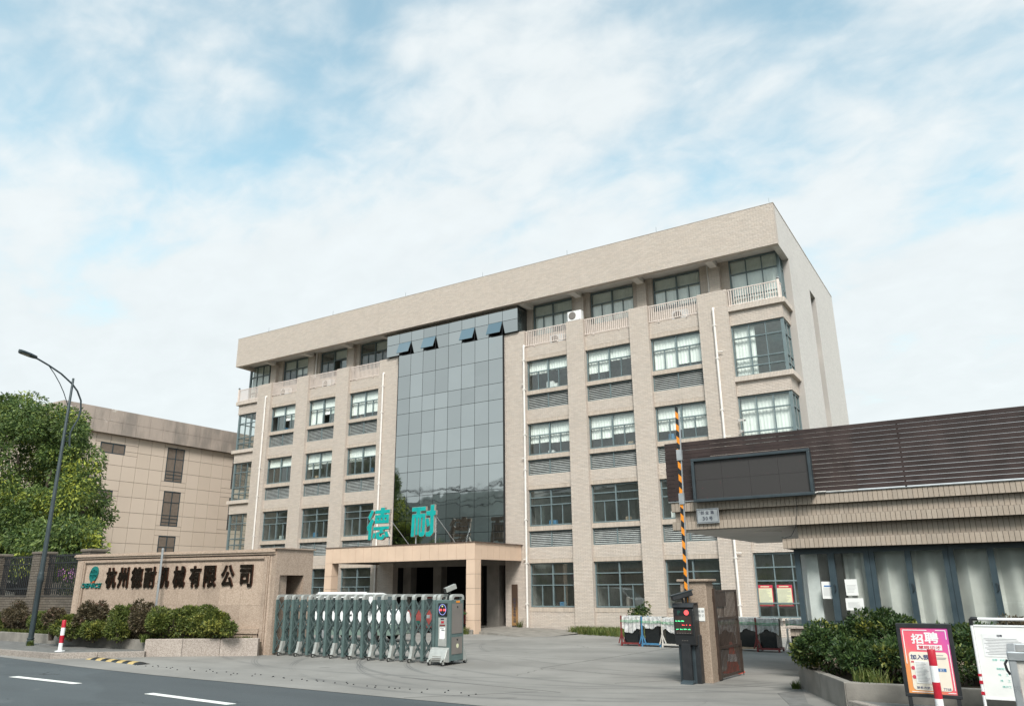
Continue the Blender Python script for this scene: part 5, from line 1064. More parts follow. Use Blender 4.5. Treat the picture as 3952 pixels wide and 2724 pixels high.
# ---------------------------------------------------------------- glass racks in the yard
def rack(x, y, label, mat, base='same', w=0.62, h=0.92, tri=True):
    z = gz(y)+0.006; t = thing('glass_rack', label, 'rack', (x, y, z), R(random.uniform(-4, 4)), group='racks of black panels in the yard'); d = 0.55
    f = MB().box(-0.05, w, -0.03, 0.03, 0.06, 0.11).box(-0.05, w, d-0.03, d+0.03, 0.06, 0.11).box(-0.05, 0.01, 0.03, d-0.03, 0.06, 0.11).box(w-0.06, w, 0.03, d-0.03, 0.06, 0.11)
    f.box(-0.05, 0.0, -0.03, 0.03, 0.0, 0.06).box(w-0.05, w, -0.03, 0.03, 0.0, 0.06).box(-0.05, 0.0, d-0.03, d+0.03, 0, 0.06).box(w-0.05, w, d-0.03, d+0.03, 0, 0.06)
    part('base_frame', f, 'timber' if base == 'timber' else mat, t)
    up = MB().bar((-0.02, 0, 0.11), (-0.02, 0.0, h+0.03), 0.045, 0.04, (0, 1, 0)).bar((-0.02, d, 0.11), (-0.02, d, h+0.03), 0.045, 0.04, (0, 1, 0))
    if tri: up.bar((-0.02, -0.02, 0.4), (0.10, -0.02, 0.11), 0.03, 0.03, (0, 1, 0)).bar((-0.02, -0.02, 0.4), (-0.12, -0.02, 0.08), 0.03, 0.03, (0, 1, 0))
    part('upright', up, mat, t)
    nP = 7
    for i in range(nP): part('panel', MB().box(0.06+i*0.004, w-0.07+i*0.006, 0.05+i*0.065, 0.10+i*0.065, 0.11, h-random.uniform(0.0, 0.02)), 'slab', t)
    # film draped over the top, with an uneven lower edge
    fm = MB(); n_ = 22; drop = random.uniform(0.26, 0.42); ph = random.random()*6
    for i in range(n_+1):
        x_ = -0.0+(w+0.03)*i/n_; dr = drop*(1.1+0.20*math.sin(i*0.26+ph)+0.07*math.sin(i*0.75+2*ph)); pu = 0.012*math.sin(i*1.3+ph)
        fm.v += [(x_, d+0.02, h-0.22), (x_, d, h+0.015), (x_, 0.22, h+0.03), (x_, 0.03+pu, h+0.005), (x_, 0.012+pu*1.5, h-dr*0.5), (x_+random.uniform(-0.02, 0.02), -0.005+pu*2.5, h-dr)]
    for i in range(n_):
        for j in range(5): a = i*6+j; fm.f.append((a, a+6, a+7, a+1))
    part('plastic_film', fm, 'film', t, True)
    for zq in (h-0.13, h-0.17): part('strap', MB().tube([(-0.04, -0.025, zq+0.02), (w*0.5, -0.03, zq), (w+0.03, -0.02, zq+0.02)], 0.008, 5), 'green', t)
    return t
rack(-11.22, 24.9, 'maroon framed rack of film wrapped black panels, leftmost by the grass', 'rust'); rack(-10.48, 24.9, 'blue framed rack of film wrapped black panels, second from the grass', 'blue', h=0.90); rack(-9.76, 24.85, 'worn white framed rack of film wrapped panels left of the ticket machine', 'oldwhite', h=0.88)
rack(-7.95, 24.5, 'rack on a pale timber base seen through the brown gate leaf', 'oldwhite', 'timber', tri=False); rack(-7.25, 24.5, 'rack on a pale timber base just right of the brown gate leaf', 'oldwhite', 'timber', tri=False, h=0.93)
rack(-6.58, 24.3, 'maroon framed rack of film wrapped panels left of the gatehouse', 'rust', h=0.92); rack(-5.68, 24.3, 'worn white framed rack of film wrapped panels half behind the gatehouse', 'oldwhite', h=0.90)

# ---------------------------------------------------------------- vehicles behind the gate
def carwheel(t, x, y, r=0.27):
    w = part('wheel', MB().wheel((x, y, r), r, 0.17, 'y', 22), 'rubber', t, True); part('rim', MB().wheel((x, y, r), r*0.62, 0.176, 'y', 16).box(x-r*0.3, x+r*0.3, y-0.07, y+0.07, r*0.7, r*1.3), 'alu', w)
def body_loft(prof, y0, y1, inset):
    """side profile (x, z) swept across with rounded flanks"""
    m_ = MB(); cxx = sum(p[0] for p in prof)/len(prof); czz = sum(p[1] for p in prof)/len(prof); rings = []
    for y, k in ((y0, inset), (y0+0.06, 0.35*inset), (y0+0.16, 0), (y1-0.16, 0), (y1-0.06, 0.35*inset), (y1, inset)): rings.append([(x+(cxx-x)*k, y, z+(czz-z)*k) for x, z in prof])
    return m_.loft(rings)
V = thing('van', 'white and grey green minivan parked behind the folding gate', 'van', (-20.65, 22.35, gz(22)+0.006), R(8)); V.scale = (0.94, 0.96, 0.96)
part('body', body_loft([(-1.93, 0.62), (-1.95, 1.0), (-1.90, 1.30), (-1.78, 1.68), (-1.55, 1.76), (0.62, 1.74), (0.95, 1.66), (1.50, 1.16), (1.88, 1.02), (1.95, 0.80), (1.95, 0.62)], -0.74, 0.74, 0.035), 'vanwhite', V, True)
part('lower_body', body_loft([(-1.96, 0.22), (-1.97, 0.63), (1.97, 0.63), (1.99, 0.25)], -0.75, 0.75, 0.03), 'vangreen', V, True)
for a, b, c_, d in ((-1.70, -1.0, 1.12, 1.58), (-0.92, -0.10, 1.12, 1.58), (0.0, 0.78, 1.12, 1.57)): part('side_window', MB().prism_y([(a+0.03, c_), (b-0.02 if b < 0.5 else b+0.36, c_), (b-0.03 if b < 0.5 else b-0.02, d), (a+0.06, d)], -0.752, -0.72), 'carglass', V)
part('windscreen', MB().loft([[(1.03, y, 1.62), (1.53, y, 1.17), (1.50, y, 1.15), (1.0, y, 1.60)] for y in (-0.62, 0.62)]), 'carglass', V)
part('side_moulding', MB().box(-1.9, -0.05, -0.768, -0.74, 0.66, 0.70), 'black', V); part('door_handle', MB().box(0.06, 0.17, -0.775, -0.74, 0.95, 0.98), 'black', V); part('door_handle', MB().box(-0.17, -0.13, -0.775, -0.74, 0.84, 1.0), 'black', V)
part('tail_light', MB().box(-1.965, -1.90, -0.72, -0.60, 0.72, 1.0), 'red', V); part('headlight', MB().box(1.86, 1.955, -0.70, -0.48, 0.82, 0.98), 'alu', V); part('bumper', MB().box(1.9, 2.05, -0.70, 0.70, 0.28, 0.48), 'vangreen', V); part('roof_rail', MB().box(-1.6, 0.7, -0.62, -0.58, 1.755, 1.785), 'whitepaint', V)
part('mirror', MB().cbox(1.02, 1.14, -0.93, -0.76, 1.12, 1.32, 0.02), 'black', V)
for x in (-1.10, 1.12):
    for y in (-0.68, 0.68): carwheel(V, x, y)
K = thing('hatchback', 'dull red small car with green number plate behind the van', 'car', (-23.55, 30.75, gz(30)+0.006), R(-82))
part('body', body_loft([(-1.75, 0.25), (-1.80, 0.55), (-1.75, 0.92), (-1.0, 1.0), (1.35, 1.0), (1.72, 0.80), (1.78, 0.50), (1.75, 0.25)], -0.78, 0.78, 0.03), 'carred', K, True)
part('cabin', body_loft([(-1.68, 0.93), (-1.45, 1.38), (-1.1, 1.50), (0.2, 1.50), (0.95, 0.99)], -0.70, 0.70, 0.06), 'carglass', K, True); part('roof', MB().cbox(-1.25, 0.15, -0.58, 0.58, 1.49, 1.525, 0.02), 'carred', K)
part('number_plate', MB().box(1.78, 1.80, -0.22, 0.22, 0.42, 0.55), 'pgreen', K); part('grille', MB().box(1.74, 1.79, -0.5, 0.5, 0.28, 0.40), 'black', K); part('headlight', MB().box(1.62, 1.75, 0.45, 0.70, 0.66, 0.80), 'alu', K); part('headlight', MB().box(1.62, 1.75, -0.70, -0.45, 0.66, 0.80), 'alu', K)
for x in (-1.1, 1.15):
    for y in (-0.72, 0.72): carwheel(K, x, y, 0.28)

# ---------------------------------------------------------------- street furniture
L_ = thing('street_lamp', 'tall dark street lamp with curved arm on the left pavement', 'street lamp', (-26.0, 13.42, 0.148)); lx, ly = -26.0, 13.42
part('pole', MB().lathe((lx, ly, 0.148), [(0.10, 0.0), (0.10, 0.09), (0.105, 0.10), (0.105, 0.14), (0.09, 0.15), (0.09, 0.17), (0.10, 0.18), (0.10, 0.21), (0.079, 0.22), (0.079, 1.83), (0.092, 1.86), (0.10, 1.92), (0.098, 2.02), (0.082, 2.10), (0.085, 2.12), (0.078, 2.14), (0.073, 2.2), (0.037, 8.52), (0.03, 8.54)], 20), 'lamp', L_, True)
arm_ = part('arm', MB().tube([(lx, 13.66, 6.37), (lx, 13.62, 6.6), (lx, 13.61, 6.84), (lx, 13.68, 7.06), (lx, 13.80, 7.34), (lx, 13.835, 7.67), (lx, 13.79, 7.98), (lx, 13.62, 8.28), (lx, 13.42, 8.48), (lx, 13.0, 8.75), (lx, 12.56, 8.94), (lx, 12.22, 9.06), (lx, 12.05, 9.11)], 0.030, 8), 'lamp', L_, True)
part('brace', MB().tube([(lx, 12.56, 8.93), (lx, 12.78, 8.70), (lx, 13.0, 8.42), (lx, 13.18, 8.14), (lx, 13.38, 7.74)], 0.014, 6), 'lamp', L_, True)
for z in (6.55, 6.70, 6.82): part('rung', MB().tube([(lx, 13.45, z-0.04), (lx, 13.62, z+0.02)], 0.01, 5), 'lamp', L_)
hd_ = part('lamp_head', MB().loft([[(lx+w*s, y, z0+dz) for s, dz in ((-1, 0.02), (-0.8, 0.07), (0, 0.09), (0.8, 0.07), (1, 0.02), (0.8, -0.015), (-0.8, -0.015))] for y, w, z0 in ((12.14, 0.05, 9.08), (12.05, 0.10, 9.09), (11.9, 0.14, 9.115), (11.68, 0.14, 9.15), (11.60, 0.11, 9.165), (11.57, 0.05, 9.17))]), 'lamp', L_, True)
M['lens'] = paint('lamp_lens', (0.35, 0.34, 0.30), 0.3); part('lens', MB().add([(lx-0.10, 11.65, 9.135), (lx+0.10, 11.65, 9.135), (lx+0.10, 11.90, 9.097), (lx-0.10, 11.90, 9.097)], [(0, 1, 2, 3)]), 'lens', hd_)
def bollard(x, y, z, h, label, r=0.055):
    t = thing('bollard', label, 'bollard', (x, y, z), group='red and white bollards')
    part('base_plate', MB().lathe((x, y, z), [(0.13, 0.0), (0.13, 0.015), (0.12, 0.02)], 16), 'whitepaint', t); n_ = 4; s = h/n_
    for i in range(n_): part('band', MB().lathe((x, y, z+0.02+i*s), [(r, 0), (r, s)] if i < 3 else [(r, 0), (r, s-0.01), (r*0.9, s)], 18), 'red' if i % 2 else 'whitepaint', t, True)
bollard(-22.6, 12.5, 0.15, 0.80, 'red and white bollard at the pavement corner near the street lamp'); bollard(-0.985, 11.8, 0.15, 0.78, 'red and white bollard standing before the recruitment board', 0.048)
SB = thing('speed_bump', 'short yellow and black rubber speed bump before the kerb', 'speed bump', (-19.8, 12.45, 0.006)); pa, pb_ = Vector((-21.2, 12.60, 0.006)), Vector((-18.35, 12.28, 0.006)); dd = (pb_-pa)/10; nn = Vector((-dd.y, dd.x, 0)).normalized()
for i in range(10):
    sec = [(-0.16, 0), (-0.11, 0.035), (-0.03, 0.05), (0.03, 0.05), (0.11, 0.035), (0.16, 0)]; e0, e1 = (0.3 if i == 0 else 1), (0.3 if i == 9 else 1)
    part('segment', MB().loft([[pa+dd*(i+0.01)+nn*a+Vector((0, 0, b*e0)) for a, b in sec], [pa+dd*(i+0.99)+nn*a+Vector((0, 0, b*e1)) for a, b in sec]]), 'yellow' if i % 2 == 0 else 'black', SB)
# row of small bolts left in the concrete
BS = thing('bolt_row', 'scattered rows of small dark bolt stubs across the forecourt entrance', 'bolts', (-13, 11.6, 0.006)); bolt = mesh_of('bolt', MB().lathe((0, 0, 0), [(0.016, 0), (0.016, 0.01), (0.01, 0.015)], 8), 'black')
for i in range(26):
    x = -18.4+i*0.41
    for k in range(2): inst('bolt', bolt, BS, (x+0.09*k+random.uniform(-0.16, 0.16), 12.05-0.045*(x+18.4)*(1.0)-0.02+0.18*k+random.uniform(-0.13, 0.13)-0.1*max(0, x+14)*0.12, 0.006))

# ---------------------------------------------------------------- recruitment board
RBd = thing('recruitment_board', 'pink and orange recruitment poster in a black floor stand', 'poster stand', (-1.06, 12.0, 0.15)); y = 12.0
part('frame', MB().box(-1.385, -0.725, y, y+0.04, 1.20, 1.255).box(-1.385, -0.725, y, y+0.04, 0.345, 0.39).box(-1.385, -1.335, y, y+0.04, 0.39, 1.20).box(-0.775, -0.725, y, y+0.04, 0.39, 1.20).box(-1.335, -0.775, y+0.025, y+0.04, 0.39, 1.20), 'charcoal', RBd, bevel=0.006)
part('leg', MB().box(-1.36, -1.31, y+0.005, y+0.035, 0.21, 0.345), 'charcoal', RBd); part('leg', MB().box(-0.80, -0.75, y+0.005, y+0.035, 0.21, 0.345), 'charcoal', RBd); part('base', MB().cbox(-1.42, -0.69, y-0.10, y+0.14, 0.15, 0.21, 0.03), 'charcoal', RBd)
n = N('poster_print'); s3 = n.t.nodes.new('ShaderNodeSeparateXYZ'); n.L(n.pos, s3.inputs[0])
gr = n.math('ADD', n.math('MULTIPLY', n.math('ADD', s3.outputs[0], 1.335), 0.9), n.math('MULTIPLY', n.math('SUBTRACT', s3.outputs[2], 0.39), 0.75)); gr = n.math('ADD', gr, n.math('MULTIPLY', n.noise(3, 2), 0.3))
c = n.mix(n.ramp(gr, 0.30, 0.75), (0.72, 0.30, 0.10), (0.72, 0.12, 0.17)); c = n.mix(n.ramp(gr, 0.75, 1.25), c, (0.60, 0.10, 0.38)); M['posterbg'] = n.done(c, 0.35)
M['cream'] = paint('poster_cream', (0.75, 0.70, 0.60), 0.4, 0, 0.02); M['pinkred'] = paint('poster_red', (0.55, 0.06, 0.10), 0.5); M['navy'] = paint('poster_navy', (0.03, 0.05, 0.16), 0.5)
sh = part('poster', MB().box(-1.335, -0.775, y+0.012, y+0.024, 0.39, 1.20), 'posterbg', RBd)
cr = MB(); pts = []; r_ = 0.04
for cxx, czz, a0 in ((-0.82-r_, 0.90-r_, 0), (-1.275+r_, 0.90-r_, 90), (-1.275+r_, 0.43+r_, 180), (-0.82-r_, 0.43+r_, 270)):
    for k in range(6): a = R(a0+k*18); pts.append((cxx+r_*math.cos(a), czz+r_*math.sin(a)))
part('cream_panel', cr.prism_y(pts, y+0.008, y+0.0115), 'cream', sh)
part('white_line', MB().box(-1.31, -1.02, y+0.008, y+0.0115, 1.165, 1.175).box(-1.315, -1.305, y+0.008, y+0.0115, 0.75, 1.165).box(-0.92, -0.81, y+0.008, y+0.0115, 1.165, 1.175).box(-0.81, -0.80, y+0.008, y+0.0115, 1.06, 1.175).box(-0.80, -0.79, y+0.008, y+0.0115, 0.44, 1.00).box(-1.30, -1.02, y+0.008, y+0.0115, 0.405, 0.414).box(-0.88, -0.79, y+0.008, y+0.0115, 0.405, 0.414), 'whitepaint', sh)
for ch, x, z, w, h in (('招', -1.22, 1.00, 0.145, 0.125), ('聘', -1.06, 1.01, 0.165, 0.14)): inst('lettering', glyphs(ch, w, h, 0.003, 0.035, ('whitepaint',)), sh, (x, y+0.012, z))
part('banner', MB().box(-1.165, -0.87, y+0.008, y+0.0115, 0.925, 0.99), 'whitepaint', sh); inst('lettering', glyphs('慧眼识才', 0.26, 0.045, 0.002, 0.02, ('pinkred',)), sh, (-1.145, y+0.008, 0.935))
inst('lettering', glyphs('加入我', 0.225, 0.062, 0.003, 0.03, ('navy',)), sh, (-1.26, y+0.008, 0.805)); inst('lettering', glyphs('联系方式：', 0.17, 0.032, 0.002, 0.015, ('navy',)), sh, (-1.235, y+0.008, 0.445)); inst('lettering', glyphs('189', 0.06, 0.030, 0.002, 0.01, ('navy',)), sh, (-1.045, y+0.008, 0.445)); inst('lettering', glyphs('7768', 0.085, 0.030, 0.002, 0.01, ('navy',)), sh, (-0.925, y+0.008, 0.44))
part('paper_sheet', MB().box(-1.225, -1.04, y+0.003, y+0.0075, 0.515, 0.785), 'paper', sh); q = MB()
for i in range(14): q.box(-1.21, -1.06-random.uniform(0, 0.07), y+0.001, y+0.0025, 0.765-i*0.0175, 0.769-i*0.0175)
part('print', q, 'grayink', sh); part('blue_tag', MB().box(-0.96, -0.86, y+0.006, y+0.0078, 0.665, 0.705), 'blueink', sh); inst('lettering', glyphs('技工', 0.05, 0.028, 0.002, 0.01, ('whitepaint',)), sh, (-0.935, y+0.006, 0.67))
q = MB()
for z, x1 in ((0.86, -0.87), (0.83, -0.84), (0.815, -0.85)): q.box(-0.97, x1, y+0.006, y+0.0078, z, z+0.008)
part('print', q, 'grayink', sh)
for z in (0.70, 0.59): part('red_badge', MB().wheel((-1.245, y+0.006, z), 0.024, 0.004, 'y', 16), 'pinkred', sh)
part('red_badge', MB().box(-1.26, -1.225, y+0.006, y+0.0078, 0.765, 0.785), 'pinkred', sh)
# white notice board
WB = thing('notice_board', 'white framed notice board on legs beside the recruitment poster', 'notice board', (0.0, 12.15, 0.15)); y = 12.15
part('frame', MB().tube([(-0.495, y, 0.15), (-0.495, y, 1.30)], 0.018, 8).tube([(-0.47, y, 1.315), (0.60, y, 1.315)], 0.018, 8).tube([(0.62, y, 0.15), (0.62, y, 1.30)], 0.018, 8), 'whitepaint', WB, True)
for x in (-0.495, 0.62): part('corner_joint', MB().tube([(x, y, 1.24), (x, y, 1.305), (x+(0.01 if x < 0 else -0.01), y, 1.318), (x+(0.08 if x < 0 else -0.08), y, 1.318)], 0.024, 8), 'black', WB, True)
part('board', MB().box(-0.475, 0.60, y-0.004, y+0.006, 0.37, 1.225), 'paper', WB); part('bottom_rail', MB().box(-0.475, 0.60, y-0.012, y+0.012, 0.35, 0.37).box(-0.475, 0.60, y-0.012, y+0.012, 1.225, 1.245), 'whitepaint', WB)
part('red_stripe', MB().box(-0.516, -0.474, y-0.020, y-0.0185, 0.53, 0.57).box(-0.516, -0.474, y-0.020, y-0.0185, 0.62, 0.65).box(-0.516, -0.474, y-0.020, y-0.0185, 0.40, 0.44), 'red', WB)
part('paper_sheet', MB().box(-0.40, 0.05, y-0.008, y-0.0045, 0.86, 1.14), 'whitepaint', WB); q = MB()
for i in range(11): q.box(-0.385+0.02*(i % 3), 0.03-random.uniform(0, 0.1), y-0.011, y-0.009, 1.075-i*0.0185, 1.079-i*0.0185)
part('print', q, 'grayink', WB); inst('lettering', glyphs('招聘', 0.06, 0.028, 0.002, 0.02), WB, (-0.235, y-0.008, 1.10)); M['mint'] = paint('mint_ink', (0.30, 0.62, 0.55), 0.7)
for ch, x, z, w in (('招聘：机械、电气工程师', -0.33, 0.81, 0.30), ('装配钳工', -0.30, 0.705, 0.11), ('电', -0.29, 0.635, 0.03), ('工', -0.21, 0.635, 0.03), ('焊', -0.28, 0.565, 0.03), ('工', -0.20, 0.565, 0.03), ('操作工', -0.27, 0.495, 0.10)): inst('lettering', glyphs(ch, w, 0.026, 0.002, 0.01, ('mint',)), WB, (x, y-0.0045, z))
# corner of a parked cargo tricycle
CT = thing('cargo_tricycle', 'worn grey metal cargo tricycle box cut off by the right edge', 'tricycle', (0.6, 10.6, 0.0)); y0, y1 = 9.75, 11.0
part('cargo_box', MB().box(-0.10, 1.7, y1-0.03, y1, 0.62, 1.02).box(-0.10, 1.7, y0, y0+0.03, 0.62, 1.02).box(-0.10, -0.07, y0+0.03, y1-0.03, 0.62, 1.02).box(1.67, 1.7, y0+0.03, y1-0.03, 0.62, 1.02).box(-0.10, 1.7, y0, y1, 0.58, 0.62), 'oldwhite', CT)
part('top_rail', MB().cbox(-0.13, 1.73, y0-0.03, y0+0.04, 1.02, 1.10, 0.01).cbox(-0.13, -0.05, y0+0.04, y1-0.04, 1.02, 1.10, 0.01).cbox(-0.13, 1.73, y1-0.04, y1+0.03, 1.02, 1.10, 0.01), 'alu', CT); part('corner_post', MB().cbox(-0.125, -0.055, y0-0.02, y0+0.05, 0.56, 1.02, 0.01), 'alu', CT); part('corner_post', MB().cbox(-0.125, -0.055, y1-0.05, y1+0.02, 0.56, 1.02, 0.01), 'alu', CT)
part('latch', MB().tube([(-0.135, y0+0.02, 1.02), (-0.16, y0+0.01, 0.98), (-0.15, y0+0.0, 0.92), (-0.13, y0+0.01, 0.88)], 0.012, 6), 'black', CT); part('tail_light', MB().box(0.02, 0.12, y0-0.03, y0-0.002, 0.66, 0.74), 'red', CT); part('bed_beam', MB().box(-0.06, 1.66, y0+0.1, y0+0.18, 0.48, 0.58).box(-0.06, 1.66, y1-0.18, y1-0.1, 0.48, 0.58), 'rust', CT)
part('axle', MB().tube([(0.75, y0-0.02, 0.28), (0.75, y1+0.02, 0.28)], 0.03, 8), 'charcoal', CT); part('spring', MB().box(0.4, 1.1, y0+0.11, y0+0.17, 0.30, 0.48).box(0.4, 1.1, y1-0.17, y1-0.11, 0.30, 0.48), 'charcoal', CT)
for yy in (y0-0.06, y1+0.06): w = part('wheel', MB().wheel((0.75, yy, 0.28), 0.28, 0.11, 'y', 22), 'rubber', CT, True); part('rim', MB().wheel((0.75, yy, 0.28), 0.17, 0.09, 'y', 14), 'alu', w)
part('fork', MB().tube([(2.3, 10.37, 1.05), (2.75, 10.37, 0.28)], 0.03, 8).tube([(1.7, 10.37, 0.5), (2.4, 10.37, 0.75)], 0.03, 8), 'charcoal', CT); part('handlebar', MB().tube([(2.2, 10.05, 1.1), (2.3, 10.37, 1.08), (2.2, 10.7, 1.1)], 0.018, 8), 'charcoal', CT); part('saddle', MB().cbox(1.8, 2.1, 10.22, 10.52, 0.72, 0.84, 0.04), 'black', CT); part('wheel', MB().wheel((2.75, 10.37, 0.28), 0.28, 0.10, 'y', 22), 'rubber', CT, True)

# ---------------------------------------------------------------- plants
def leaves(P, Nn, size, asp=0.5, droop=0.3):
    """leaf quads at points P with outward directions Nn; four-corner folded blades"""
    n_ = len(P); d = Nn + RNG.normal(0, 0.55, (n_, 3)); d[:, 2] -= droop; d /= np.linalg.norm(d, axis=1)[:, None]
    r_ = RNG.normal(0, 1, (n_, 3)); s = np.cross(d, r_); s /= np.linalg.norm(s, axis=1)[:, None]; u = np.cross(s, d)
    L = (size*RNG.uniform(0.6, 1.25, n_))[:, None]; w = L*asp/2
    V = np.stack([P, P+d*L*0.45+s*w+u*L*0.08, P+d*L, P+d*L*0.45-s*w+u*L*0.08], 1).reshape(-1, 3)
    return V, np.arange(n_*4).reshape(-1, 4)
def clump_points(c, rad, n_, shell=0.55):
    v = RNG.normal(0, 1, (n_, 3)); v /= np.linalg.norm(v, axis=1)[:, None]; q = shell+(1-shell)*RNG.random(n_)**0.7
    return np.array(c)+v*np.array(rad)*q[:, None], v
def leaf_part(name, clumps, mat, parent, per, size, asp=0.5, droop=0.3, zmin=None):
    P, Q = [], []
    for c, rad, dens in clumps:
        a, b = clump_points(c, rad, int(per*dens)); P.append(a); Q.append(b)
    P = np.concatenate(P); Q = np.concatenate(Q)
    if zmin is not None: k = P[:, 2] > zmin; P, Q = P[k], Q[k]
    g_ = np.array(ORG[parent.name]); V_, F = leaves(P, Q, size, asp, droop); return link(name, pydata_np(name, V_-g_, F, mat), parent)
# big camphor tree
TR = thing('camphor_tree', 'large leafy green tree behind the fence at the left edge', 'tree', (-41.5, 20.6, -0.15)); bx, by = -41.5, 20.6
part('trunk', MB().tube([(bx, by, -0.1), (bx+0.05, by, 1.0), (bx-0.05, by+0.05, 2.2), (bx+0.1, by, 3.4)], [0.36, 0.30, 0.27, 0.24], 12), 'bark', TR, True)
limbs = [((bx, by, 2.0), (bx+1.6, by-0.9, 3.0), (bx+3.6, by-1.3, 3.7)), ((bx, by, 2.2), (bx-1.8, by-0.8, 3.3), (bx-4.2, by-1.0, 4.2)), ((bx, by, 3.2), (bx+0.9, by-0.3, 5.2), (bx+1.6, by-0.3, 7.6)), ((bx, by, 3.3), (bx-1.0, by-0.2, 5.6), (bx-1.9, by-0.4, 8.6)), ((bx, by, 2.8), (bx+2.2, by+0.6, 4.6), (bx+4.0, by+0.4, 5.6)), ((bx, by, 1.8), (bx-2.6, by-1.6, 2.35), (bx-5.2, by-1.9, 2.8))]
for p in limbs: part('branch', MB().tube([p[0], tuple((a+b)/2+random.uniform(-0.15, 0.15) for a, b in zip(p[0], p[1])), p[1], p[2]], [0.20, 0.17, 0.13, 0.05], 8), 'bark', TR, True)
cl = []
while len(cl) < 230:
    v = RNG.normal(0, 1, 3); v /= np.linalg.norm(v); q = 0.70+0.30*RNG.random(); x, y_, z = -45.9+v[0]*8.2*q, 20.5+v[1]*3.6*q, 5.5+v[2]*6.6*q
    if z < 2.7 or x < -51: continue
    cl.append(((x, y_, z), tuple(RNG.uniform(0.55, 1.1)*np.array((1.1, 1.05, 0.82))), RNG.uniform(0.7, 1.3)))
for i in range(26): cl.append(((RNG.uniform(-41, -33.2), 18.6+RNG.uniform(-0.7, 0.7), RNG.uniform(2.9, 4.6)), (0.95, 0.8, 0.6), 0.9))
for i in range(30): cl.append(((RNG.uniform(-49.5, -40), 20.5+RNG.uniform(-2, 2), RNG.uniform(4.0, 8)), (1.3, 1.2, 1.0), 0.8))
leaf_part('crown', cl, 'leaf_tree', TR, 540, 0.19, 0.44, 0.5)
def shrub(name, label, cat, c, rad, mat, n_, size, group, zb, asp=0.5, lumps=9, stems=7):
    t = thing(name, label, cat, (c[0], c[1], zb), group=group); cl = [(c, tuple(0.72*np.array(rad)), 1.2)]
    for i in range(lumps):
        v = RNG.normal(0, 1, 3); v /= np.linalg.norm(v); v[2] = abs(v[2])*0.9-0.15
        cl.append(((c[0]+v[0]*rad[0]*0.72, c[1]+v[1]*rad[1]*0.72, c[2]+v[2]*rad[2]*0.72), tuple(RNG.uniform(0.28, 0.5)*np.array(rad)), 0.6))
    leaf_part('foliage', cl, mat, t, n_/(1.2+0.6*lumps), size, asp, -0.1, zb+0.02); st = MB()
    for i in range(stems):
        a = random.random()*6.28; q = random.random()*0.7; st.tube([(c[0]+0.15*rad[0]*math.cos(a), c[1]+0.15*rad[1]*math.sin(a), zb-0.05), (c[0]+q*rad[0]*math.cos(a), c[1]+q*rad[1]*math.sin(a), c[2]+rad[2]*0.3)], [0.02, 0.008], 5)
    part('stem', st, 'bark', t); return t
gl_ = 'hedge shrubs before the sign wall'
def wl(s, off): return (-17.5+s*math.cos(R(11))+off*math.sin(R(11)), 15.55+s*math.sin(R(11))-off*math.cos(R(11)))
for s, off, zc, rad, mat, n_, lb in (
    (-1.75, 0.55, 0.74, (1.05, 0.36, 0.46), 'leaf_hedge', 7500, 'large green hedge shrub at the right end of the planter by the gate'),
    (-3.05, 0.80, 0.80, (0.95, 0.50, 0.56), 'leaf_hedge', 8500, 'green hedge shrub in the middle of the granite planter'),
    (-2.4, 0.30, 1.0, (1.25, 0.22, 0.40), 'leaf_hedge', 5200, 'taller green hedge shrub growing against the sign wall'),
    (-4.1, 0.72, 0.88, (0.55, 0.45, 0.68), 'leaf_purple', 6000, 'dark purple shrub right of the centre of the hedge'),
    (-5.05, 0.62, 0.82, (0.80, 0.42, 0.62), 'leaf_hedge', 6500, 'green shrub between the two purple shrubs'),
    (-6.15, 0.62, 0.88, (0.62, 0.42, 0.68), 'leaf_purple', 6000, 'dark purple shrub left of the centre of the hedge'),
    (-7.15, 0.50, 0.68, (0.95, 0.36, 0.42), 'leaf_hedge', 6000, 'low yellow green shrub below the emblem on the sign wall'),
    (-4.55, 1.02, 0.62, (0.55, 0.28, 0.34), 'leaf_hedge', 3200, 'low green shrub in front of the pole in the hedge'),
    (-5.65, 0.95, 0.62, (0.55, 0.28, 0.34), 'leaf_hedge', 3200, 'low green shrub at the foot of the purple shrub left of centre'),
    (-6.7, 0.80, 0.60, (0.55, 0.26, 0.32), 'leaf_hedge', 3000, 'low green shrub between the purple shrub and the bollard'),
    (-7.7, 0.62, 0.92, (0.42, 0.28, 0.36), 'leaf_purple', 2000, 'small reddish shrub below the left end of the sign wall')):
    x, y_ = wl(s, off); shrub('hedge_shrub', lb, 'shrub', (x, y_, zc), rad, mat, n_, 0.078, gl_, 0.36)
for x, zc, rad, mat, lb in ((-27.4, 0.72, (1.35, 0.26, 0.45), 'leaf_hedge', 'low hedge shrub right behind the lamp post before the fence'), (-29.6, 0.85, (1.2, 0.28, 0.6), 'leaf_purple', 'reddish green shrub left of the lamp post'), (-31.6, 0.72, (1.2, 0.26, 0.45), 'leaf_hedge', 'low hedge shrub at the left edge of the picture'), (-25.7, 0.70, (1.0, 0.24, 0.42), 'leaf_hedge', 'low hedge shrub right of the lamp post')):
    shrub('hedge_shrub', lb, 'shrub', (x, 14.68, zc), rad, mat, 6500, 0.065, gl_, 0.36)
# flowering shrub behind the fence
fs = shrub('flowering_shrub', 'pink flowering shrub showing through the fence bars', 'shrub', (-28.2, 16.2, 1.4), (1.5, 0.5, 1.2), 'leaf_dark', 3500, 0.08, 'plants in the yard', -0.02)
leaf_part('blossom', [((-28.2+RNG.uniform(-1.3, 1.3), 15.9, RNG.uniform(1.6, 2.5)), (0.12, 0.12, 0.12), 1) for _ in range(14)], 'flower', fs, 26, 0.06, 0.8)
